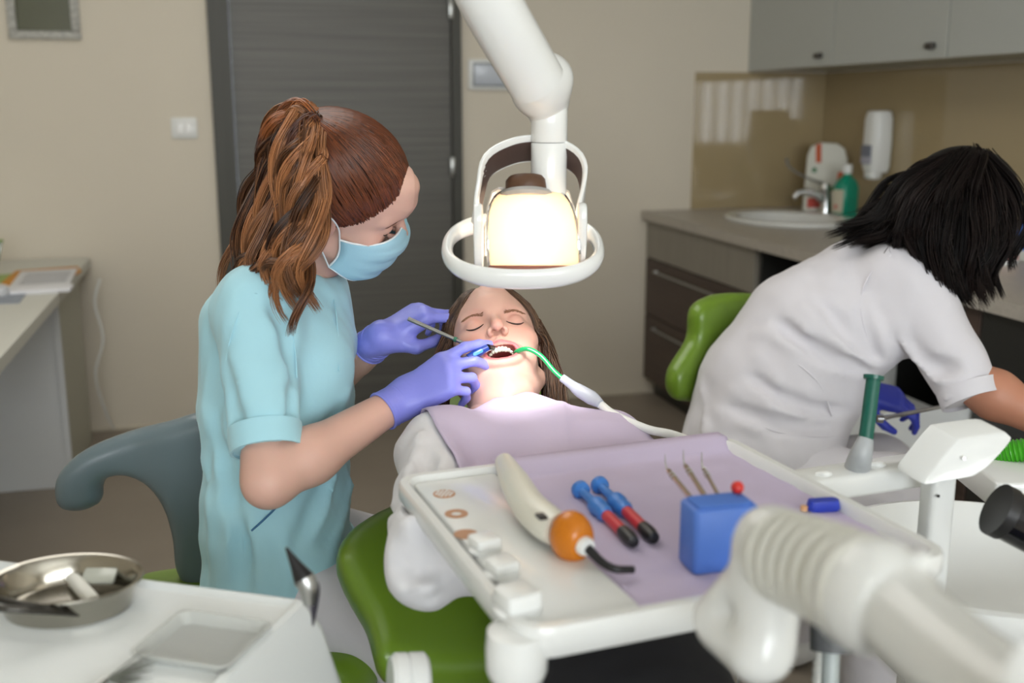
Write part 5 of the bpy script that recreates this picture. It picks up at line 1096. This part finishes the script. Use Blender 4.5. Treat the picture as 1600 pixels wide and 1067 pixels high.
# bib: a sheet dropped onto the shirt
bt_=bvh(shirt); bb=bvh(pbody); upn=nrm(V(0,-.35,1))
tlq,trq,brq,blq=(652,655),(1000,664),(1040,760),(742,735)
nu,nv=56,44; G=np.zeros((nu,nv,3)); c0=V(.405,1.515,0)
for i in range(nu):
    for j in range(nv):
        u=i/(nu-1)*2-1; v=j/(nv-1); x=.410+u*(.172-.02*v); y=1.50-v*.30+.03*abs(u)**2-.02*u - .018*math.exp(-(u/.25)**2)*(1-v)**3*-1
        o_=Vector((x,y,1.5)); h1=bt_.ray_cast(o_,Vector((0,0,-1)))[0]; z=h1.z if h1 else .8
        if h1 is None: z=.8
        G[i,j]=(x,y,z if h1 else (G[i,j-1,2]-.004 if j else .9))
for _ in range(14):                                       # paper bridges hollows: smooth upward only
    S_=G[:,:,2].copy(); S_[1:-1,1:-1]=(G[:-2,1:-1,2]+G[2:,1:-1,2]+G[1:-1,:-2,2]+G[1:-1,2:,2])/4; G[:,:,2]=np.maximum(G[:,:,2],S_)
u_=np.linspace(-1,1,nu)[:,None]; v_g=np.linspace(0,1,nv)[None,:]
G[:,:,2]+=.006+.0012*np.sin(u_*9+v_g*4)+.0025*np.exp(-((u_-.35+v_g*.5)/.03)**2)+.002*np.exp(-((v_g-.45-.1*u_)/.015)**2)
G[:,:,2]+=.010*np.exp(-(u_/.22)**2)*(1-v_g)**4
bib=tag(mesh('dental_bib',*sheet(G,.0012),m_liner,None,True,None),'lavender paper dental bib spread over the chest of the lying woman','bib')
ch=thing('bib_clip','small white bib clip by the neck of the lying woman','clip',P(721,650,1.50)); c=G[6,1]+V(0,0,.006); mesh('clip',*rbox(.02,.012,.006,.004,.002,frame(c,x=RT,z=upn)),m_wplastic,ch); mesh('strap',*tube([c+V(.0,.0,.003),c+V(.02,.03,.0),lp(MP,-60,-40,-100) if False else c+V(.05,.07,-.02)],.0015,6,10),m_wplastic,ch)
# ---------------------------------------------------------------- tools at the mouth
mir=thing('dental_mirror','thin steel mirror handle held in the upper violet glove above the open mouth','dental mirror',P(640,500,1.62))
p0,p1,p2=P(638,498,1.63),P(722,535,1.615),P(757,549,1.615); mesh('handle',*tube([p0,p1],[.0034,.0030],12,8),m_satin,mir); mesh('grip_ring',*tube([p0*.15+p1*.85,p0*.1+p1*.9],[.0040,.0040],12,3),mat('green_ring','#3f7f66',.4),mir)
mesh('stem',*tube([p1,p2,lp(MP,16,70,zc)],[.002,.0014,.0012],8,10),m_satin,mir); mesh('mirror_head',*lathe([(0,-.001),(.009,-.001),(.010,0),(.009,.001),(0,.001)],frame(lp(MP,14,66,zc),z=C3(.2,.5,.8),x=RT),22),m_chrome,mir)
hpn=thing('dental_handpiece','steel handpiece with blue light grip held in the lower violet glove at the mouth','handpiece',P(705,575,1.56))
a,b2,c_,d_=P(690,583,1.565),P(731,559,1.575),P(762,543,1.585),P(784,543,1.625)
mesh('handle',*tube([a,b2],[.0042,.0042],14,6),m_satin,hpn); mesh('blue_sleeve',*tube([b2,b2*.5+c_*.5,c_],[.0055,.0068,.0052],14,8),mat('navy_plastic','#1d3b8c',.3),hpn)
q=(b2+c_)/2; ax=nrm(c_-b2); mesh('blue_light',*rbox(.017,.006,.003,.0028,.001,frame(q-FW*.006,x=ax,z=-FW)),mat('sky_plastic','#4f95dc',.25),hpn)
mesh('black_nose',*tube([c_,c_+(d_-c_)*.4],[.0052,.0035],12,4),m_black,hpn); mesh('tip',*tube([c_+(d_-c_)*.4,d_],[.0013,.0008],8,4),m_satin,hpn)
ej=thing('saliva_ejector','bent translucent green suction tube hooked in the corner of the open mouth','suction tube',P(880,592,1.56))
mc=P(806,552,1.605); m_gt=mat('green_vinyl','#27b56b',.25,trans=.2)
cp=catmull([mc-FW*-.02,P(808,549,1.60),P(824,545,1.585),P(845,556,1.575),P(866,580,1.565),P(882,594,1.56)],40)
side=nrm(np.cross(nrm(cp[-1]-cp[0]),FW))
mesh('green_tube',*tube(cp,.0036,12),m_gt,ej); mesh('core_wire',*tube(cp-FW*.0034+side*.0004,.0008,6),mat('pale_wire','#bfe6cf',.3),ej)
mesh('connector',*tube([P(878,590,1.56),P(893,601,1.555),P(905,610,1.55),P(925,622,1.54),P(938,631,1.53)],[.006,.0068,.0095,.0105,.0065],16,16),mat('grey_connector','#b3b8c4',.4),ej)
mesh('connector_flange',*tube([P(914,606,1.545),P(909,619,1.545)],[.004,.004],8,3),MATS['grey_connector'],ej)
mesh('hose',*tube([P(936,630,1.535),P(960,648,1.52),P(1010,670,1.50),P(1100,700,1.52),V(.86,1.30,.80),V(.9,1.05,.75)],.0062,14,40),m_wplastic,ej)
# ---------------------------------------------------------------- BENDING WOMAN IN WHITE
dn=thing('person','woman in white tunic with long black hair bending over the open drawer, face hidden','person',(ac[0],ac[1],asz))
hipc=P(1185,730,2.24); waist=P(1195,600,2.25); chest=P(1315,480,2.2); dsR=P(1415,430,2.10); dsL=P(1440,420,2.42); dnk=P(1440,395,2.25); deR=P(1505,590,2.0); dwR=P(1650,668,1.95)
deL=P(1325,560,2.5); dwL=P(1342,608,2.40); MD=RB([(0,-.55,.83),(.62,-.66,-.40),(.70,.5,.4)],P(1487,330,2.2),1.05)
H=Field(MD[:3,3]-.19,MD[:3,3]+.19,.004); head(H,MD,0,dnk)
B=Field(V(.75,1.4,.08),V(2.0,2.75,1.35),.009)
B.cone(dnk,chest,.05,.07,k=0); B.cone(chest,waist,.08,.10,.05,n=FWH,sc=1.3); B.cone(waist,hipc,.11,.12,.05,n=FWH,sc=1.3); B.cone(dsR,deR,.035,.034,.02); B.cone(deR,dwR,.036,.027,.02); B.cone(dsL,deL,.05,.04,.03); B.cone(deL,dwL,.04,.026,.02)
dkR,dkL=P(1385,775,2.08),P(1370,735,2.45); dfR,dfL=V(1.22,1.78,.1),V(1.35,2.3,.1)
for h_,k_,f_ in ((P(1200,760,2.14),dkR,dfR),(P(1200,750,2.36),dkL,dfL)): B.cone(h_,k_,.08,.06,.03); B.cone(k_,f_,.055,.035,.02)
F2=Field(np.minimum(deR,dwR)-.06,np.maximum(deR,dwR)+.08,.004); F2.cone(deR,deR*.65+dwR*.35,.038,.044,k=0); F2.cone(deR*.65+dwR*.35,dwR,.044,.028,.02)
F4=Field(dwR-.16,dwR+.16,.0035); hand(F4,frame(dwR,y=nrm(dwR-deR),z=V(0,-.3,1)),-1,[(20,25,15)]*4,[(.6,.75,-.2),(.3,.9,-.2),(.1,.95,-.25)],.92)
F5=Field(np.minimum(deL,dwL)-.06,np.maximum(deL,dwL)+.06,.0045); F5.cone(deL,dwL,.042,.028,k=0)
dbody=join('body',[(H,facecol(MD,'#c08a70','#a85a50','#b5705c'),1),(B,flatcol('#b98268'),2),(F2,flatcol('#bb8268'),1),(F4,flatcol('#bb8268'),1),(F5,flatcol('#b07058'),1)],m_skin,dn)
o,tD,MDh=glove('left_glove',dwL,C3(.90,-.24,.2),C3(-.1,.72,.65),1,[(20,40,25),(28,45,30),(36,50,30),(42,52,30)],[(.6,.7,-.4),(.2,.9,-.5),(-.1,.9,-.5)],deL,m_glove2,dn,1.0,.0035,.032)
T=Field(V(.85,1.6,.5),V(1.95,2.75,1.32),.0072)
T.cone(P(1190,690,2.24),P(1205,610,2.24),.150,.140,k=0,n=FWH,sc=1.25); T.cone(P(1205,610,2.24),P(1265,520,2.22),.138,.125,.05,n=FWH,sc=1.2); T.cone(P(1265,520,2.22),P(1345,450,2.22),.125,.10,.05,n=FWH,sc=1.35)
T.cone(P(1345,450,2.22),P(1400,415,2.25),.085,.065,.05,n=FWH,sc=1.6); T.cone(dsR,dsL,.064,.06,.05); T.ell(P(1352,530,2.12),(.078,.078,.072),k=.05); T.ell(P(1350,530,2.32),(.075,.075,.07),k=.05)
T.cone(P(1185,700,2.24),P(1180,790,2.24),.152,.150,.04,n=FWH,sc=1.25); T.cone(P(1255,640,2.22),P(1290,610,2.2),.10,.08,.05)
ce=P(1519,624,1.985); sd2=nrm(ce-deR); T.cone(dsR,deR*.9+dsR*.1,.066,.055,.04); T.cone(deR*.9+dsR*.1,ce+sd2*.02,.055,.053,.02); T.cone(dsL,deL,.06,.05,.03)
for a in ([(1255,480),(1320,540),(1372,572)],[(1200,520),(1285,572),(1365,590)],[(1185,560),(1260,612),(1330,630)],[(1150,610),(1230,648),(1320,655)],[(1120,645),(1180,672),(1270,680)],[(1300,430),(1350,500),(1378,550)],[(1110,670),(1150,695),(1230,705)],[(1400,500),(1440,550),(1490,560)],[(1425,550),(1465,590),(1500,590)],[(1385,470),(1420,530),(1450,590)],[(1440,600),(1480,625),(1510,620)],[(1100,600),(1108,680),(1105,760)],[(1150,700),(1160,760),(1150,820)],[(1180,520),(1240,545),(1310,600)]): fold(T,a,.013,.020,dr=(1.7,2.7))
for a in ([(1345,470),(1350,510),(1372,560)],[(1140,635),(1220,662),(1300,668)],[(1210,500),(1290,556),(1360,580)],[(1165,585),(1245,632),(1325,642)],[(1410,520),(1450,570),(1495,575)],[(1270,460),(1335,530),(1375,560)]): fold(T,a,.0095,.018,True,dr=(1.7,2.7))
rough(T,.0018,26,12); sd2=nrm(ce-deR); T.cutl(ce,sd2,.09)
hn=nrm(C3(-.15,-1,.1)); 
SEAMS=[]
for a in ([(1392,398),(1362,425),(1346,460),(1350,510),(1372,562)],[(1112,640),(1160,655),(1220,676),(1290,682),(1330,672)],[(1180,520),(1235,560),(1280,600),(1300,650)]): seam(T,a,.0016,'seam',m_wcloth,None,(1.7,2.7))
tun=T.obj('tunic',m_wcloth,dn)
for n_,q_,r__,m__ in SEAMS: mesh(n_,*tube(q_,r__,6,30),m__,tun)
bandmesh('sleeve_hem',ce-sd2*.026,sd2,.0535,.030,.003,m_wcloth,dn)
W=Field(V(.8,1.5,.08),V(1.95,2.75,.95),.009)
W.cone(P(1185,760,2.24),P(1195,740,2.24),.158,.15,k=0,n=FWH,sc=1.2)
for h_,k_,f_ in ((P(1210,760,2.14),dkR,dfR),(P(1210,750,2.34),dkL,dfL)): W.cone(h_,k_,.10,.080,.05); W.cone(k_,f_,.074,.058,.04)
rough(W,.0018,25,14); W.obj('trousers',m_wcloth,dn)
for f_ in (dfR,dfL):
    S=Field(f_-V(.1,.12,.12),f_+V(.22,.12,.1),.007); S.cone(f_,f_-Z*.05,.043,.046,k=0); S.cone(f_-Z*.05,f_+V(.1,0,-.06),.044,.034,.03); S.cut(V(0,0,.004),-Z); S.obj('shoe',mat('white_shoe','#d8d8d6',.5),dn)
# black hair
m_hair3=mat('black_hair','#ffffff',.5,vcol=True,spec=.2)
hcap('hair_cap',MD,(86,104,90),[((0,95,10),(0,1,-.5))],m_hair3,dn,'#0b0808',h=.006,extra=lambda F:F.ell(lp(MD,0,-40,10),(.08,.08,.09),lr_(MD),.03))
q=lambda x,y,d=2.15:P(x,y,d)
top_=[(1440,262),(1480,245),(1520,240),(1555,252)]
gs=[[q(1500,262,2.12),q(1430,275,2.12),q(1385,325,2.12),q(1350,352,2.12),q(1290,376,2.14)],
    [q(1500,255,2.1),q(1420,300,2.08),q(1390,345,2.08),q(1360,360,2.1),q(1325,372,2.13)],
    [q(1505,250,2.08),q(1440,300,2.04),q(1420,350,2.03),q(1425,380,2.05),q(1440,400,2.05)],
    [q(1510,250,2.08),q(1465,310,2.03),q(1455,370,2.02),q(1470,420,2.03),q(1485,460,2.04)],
    [q(1515,250,2.08),q(1495,310,2.03),q(1490,380,2.02),q(1500,440,2.03),q(1520,480,2.04)],
    [q(1520,248,2.1),q(1535,310,2.05),q(1540,380,2.04),q(1525,430,2.05),q(1540,478,2.06)],
    [q(1525,248,2.12),q(1570,300,2.1),q(1590,360,2.1),q(1560,410,2.1),q(1560,455,2.1)]]
o,r_,c_=locks(gs,170,30,(.008,.012),.007,.0011,S=24,len_var=.25,wl=(.5,1.3),lockr=(.012,.009)); strands(o,r_,m_hair3,'hair',dn,srgb('#070505'),srgb('#1d1412'),cols=c_)
o,r_,c_=locks(gs,60,1,(.01,.016),.014,.0007,S=24,len_var=.1,wl=(1,2.5),lockr=(.0,.0)); strands(o,r_,m_hair3,'loose_hair',dn,srgb('#070505'),srgb('#1d1412'),cols=c_)
# chrome handpiece in her glove
t=thing('chrome_handpiece','chrome dental handpiece held in the dark blue glove over the open drawer','handpiece',P(1385,652,2.33))
a,b2=P(1376,654,2.32),P(1478,634,2.26); mesh('body',*tube([a,a*.8+b2*.2,a*.6+b2*.4,b2],[.0055,.0042,.005,.0035],14,16),m_chrome,t); mesh('head',*tube([a-RT*.008,a+RT*.004],[.009,.010],14,3),m_chrome,t)
